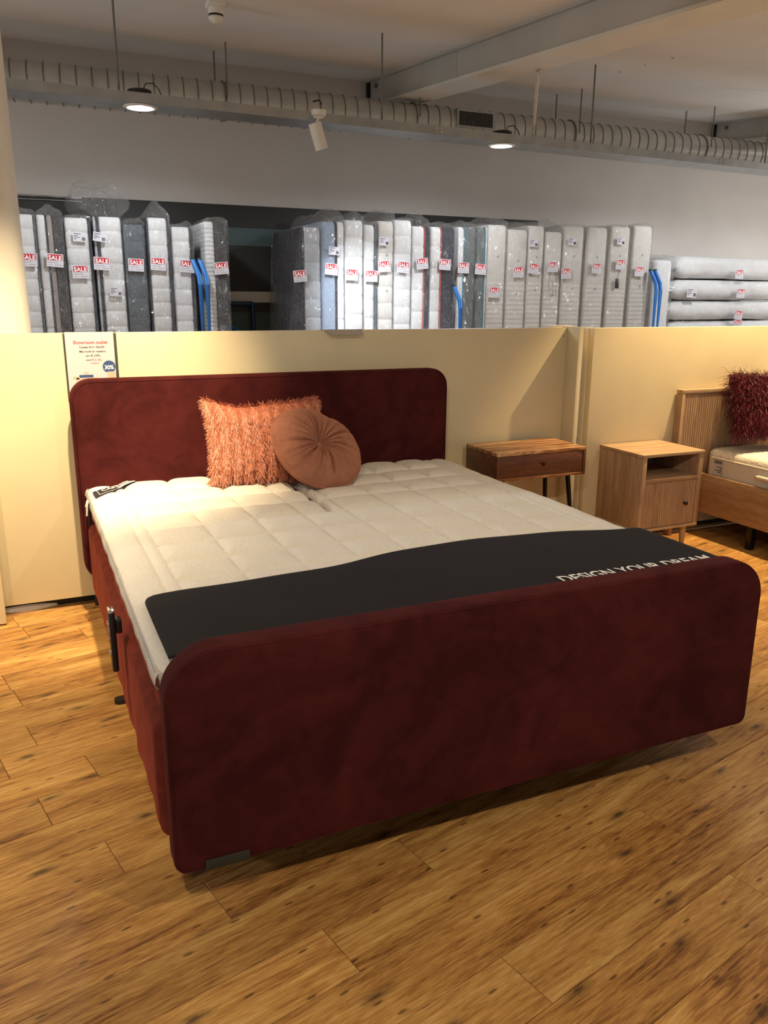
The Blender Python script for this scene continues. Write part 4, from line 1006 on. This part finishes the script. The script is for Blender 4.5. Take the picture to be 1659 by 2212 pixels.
# spiral duct
DC = (5.75, 3.082); DR = 0.147
du = empty('ventilation_duct', (0, DC[0], DC[1])); tag(du, 'round spiral ventilation duct running along the back wall', 'duct')
tube('pipe', [(-3.2, 0, 0), (10.8, 0, 0)], DR, 'duct_metal', du, 40)
V, F = loft([[(x, (DR + h) * math.cos(a), (DR + h) * math.sin(a)) for a in np.linspace(0, 2 * math.pi, 36, endpoint=False)] for x, h in ((-.006, -.001), (-.004, .0065), (.004, .0065), (.006, -.001))], False)
rib_me = bpy.data.meshes.new('spiral_rib'); rib_me.from_pydata([(x + y * .12, y, z) for x, y, z in V], [], F); rib_me.materials.append(MATS['duct_rib']); rib_me.shade_smooth()
x = -1.0
while x < 8.6:
    o = link('spiral_rib', rib_me, None, du); o.location = (x, 0, 0); x += 0.118
for x in (1.57, 3.35, 5.13, 6.88):
    for yy_ in (-.20, .22): tube('suspension_rod', [(x, yy_, 0.0), (x, yy_, CZ(DC[0] + yy_) - DC[1] - .001)], 0.007, 'rod_metal', du, 8)
    ring = [(x, (DR + .009) * math.cos(a), (DR + .009) * math.sin(a)) for a in np.linspace(0, 2 * math.pi, 30)]
    tube('clamp_band', ring, 0.006, 'duct_rib', du, 6)
gx0, gx1 = 3.775, 4.145
gf = bmesh.new()
for a, b_, c, d in ((gx0 - .02, gx1 + .02, .095, .112), (gx0 - .02, gx1 + .02, -.045, -.028), (gx0 - .02, gx0, -.028, .095), (gx1, gx1 + .02, -.028, .095)): bm_box(gf, a, b_, -.165, -.10, c, d)
gr = bm_obj('grille', gf, 'galvanised', du)
box('grille_void', gx0, gx1, -.150, -.10, -.028, .095, 'black_plastic', gr, 0)
for i in range(21):
    gx = gx0 + .008 + i * (gx1 - gx0 - .016) / 20; box('louvre', gx - .0025, gx + .0025, -.163, -.151, -.028, .095, 'rod_metal', gr, 0)
# recessed downlights in the tray
def downlight(x, label):
    zu = TRZ(x) - 0.062; y = TY0 + 0.125
    e = empty('downlight', (x, y, zu)); tag(e, label, 'lamp', 'recessed downlights in the cable tray')
    def lathe(name, prof, mat, seg=36):
        V, F = loft([[(r * math.cos(a), r * math.sin(a), z) for a in np.linspace(0, 2 * math.pi, seg, endpoint=False)] for r, z in prof], False)
        o = mesh_obj(name, V, F, mat, e, True); return o
    lathe('trim_ring', [(0.088, -.001), (0.112, -.001), (0.114, -.006), (0.108, -.010), (0.090, -.012), (0.086, -.004)], 'white_plastic')
    lathe('reflector', [(0.086, -.006), (0.075, 0.012), (0.068, 0.020), (0.062, 0.036)], 'reflector')
    d = lathe('light_source', [(0.066, 0.018), (0.0001, 0.018)], 'lamp_glow')
    bm = bmesh.new()
    V, F = loft([[(r * math.cos(a), r * math.sin(a), z) for a in np.linspace(0, 2 * math.pi, 24, endpoint=False)] for r, z in ((.078, .040), (.080, .044), (.080, .098), (.06, .105))])
    o = mesh_obj('heat_sink', V, F, 'black_plastic', e); fixn(o.data)
    tube('cable', [(.02, -.02, .10), (.04, -.03, .14), (.085, -.04, .145), (.12, -.05, .11), (.14, -.06, .06)], .004, 'black_plastic', e, 6)
    return e
DL = [(0.71, 'lit recessed downlight in the tray left of the white spotlight'), (3.60, 'lit recessed downlight in the tray below the duct grille')]
for x, lab in DL: downlight(x, lab)
for i, x in enumerate((-2.2, 0.71, 3.60, 6.5, 9.0)):
    spot('tray_downlight', (x, TY0 + .125, TRZ(x) - .085), (x, TY0 + .45, 0), 85, COOL, 165, 0.4, 0.06)
# white cylinder spotlight clipped to the tray
sp = empty('spotlight', (1.945, TY0 - .035, TRZ(1.95) - .030)); tag(sp, 'white cylindrical spotlight clipped to the cable tray', 'lamp')
tube('base', [(0, 0, 0), (0, 0, .036)], .054, 'white_plastic', sp, 24)
box('clip', -.03, .03, -.02, .04, -.014, 0, 'white_plastic', sp, .002)
tube('arm', [(-.005, 0, -.012), (-.012, 0, -.045)], .009, 'white_plastic', sp, 10)
ca_, cb_ = Vector((-.035, -.006, -.052)), Vector((.022, .004, -.225))
tube('can', [ca_, ca_.lerp(cb_, .02), ca_.lerp(cb_, .98), cb_], .047, 'white_plastic', sp, 28)
tube('cable', [(.02, .0, .034), (.02, .0, .09), (.008, .02, .108), (-.03, .04, .10)], .006, 'black_plastic', sp, 8)
spot('spotlight_beam', (1.985, TY0 - .02, TRZ(1.95) - .30), (2.95, 5.5, 1.15), 270, (0.88, 0.94, 1.0), 48, 0.9, 0.04)
# smoke detector
sd = empty('smoke_detector', (1.222, 4.37, CZ(4.37))); tag(sd, 'white smoke detector with black ring on the ceiling', 'smoke detector')
box('mount', -.058, .058, -.058, .058, -.035, .004, 'white_plastic', sd, .004)
tube('base', [(0, 0, -.036), (0, 0, -.075)], .052, 'white_plastic', sd, 28)
tube('ring', [(0, 0, -.0755), (0, 0, -.088)], .049, 'black_plastic', sd, 28)
V, F = loft([[(.052 * math.cos(t) * math.cos(a), .052 * math.cos(t) * math.sin(a), -.0885 - .042 * math.sin(t)) for a in np.linspace(0, 2 * math.pi, 28, endpoint=False)] for t in (0, .3, .6, .9, 1.2, 1.45)])
o = mesh_obj('dome', V, F, 'white_plastic', sd, True); fixn(o.data)
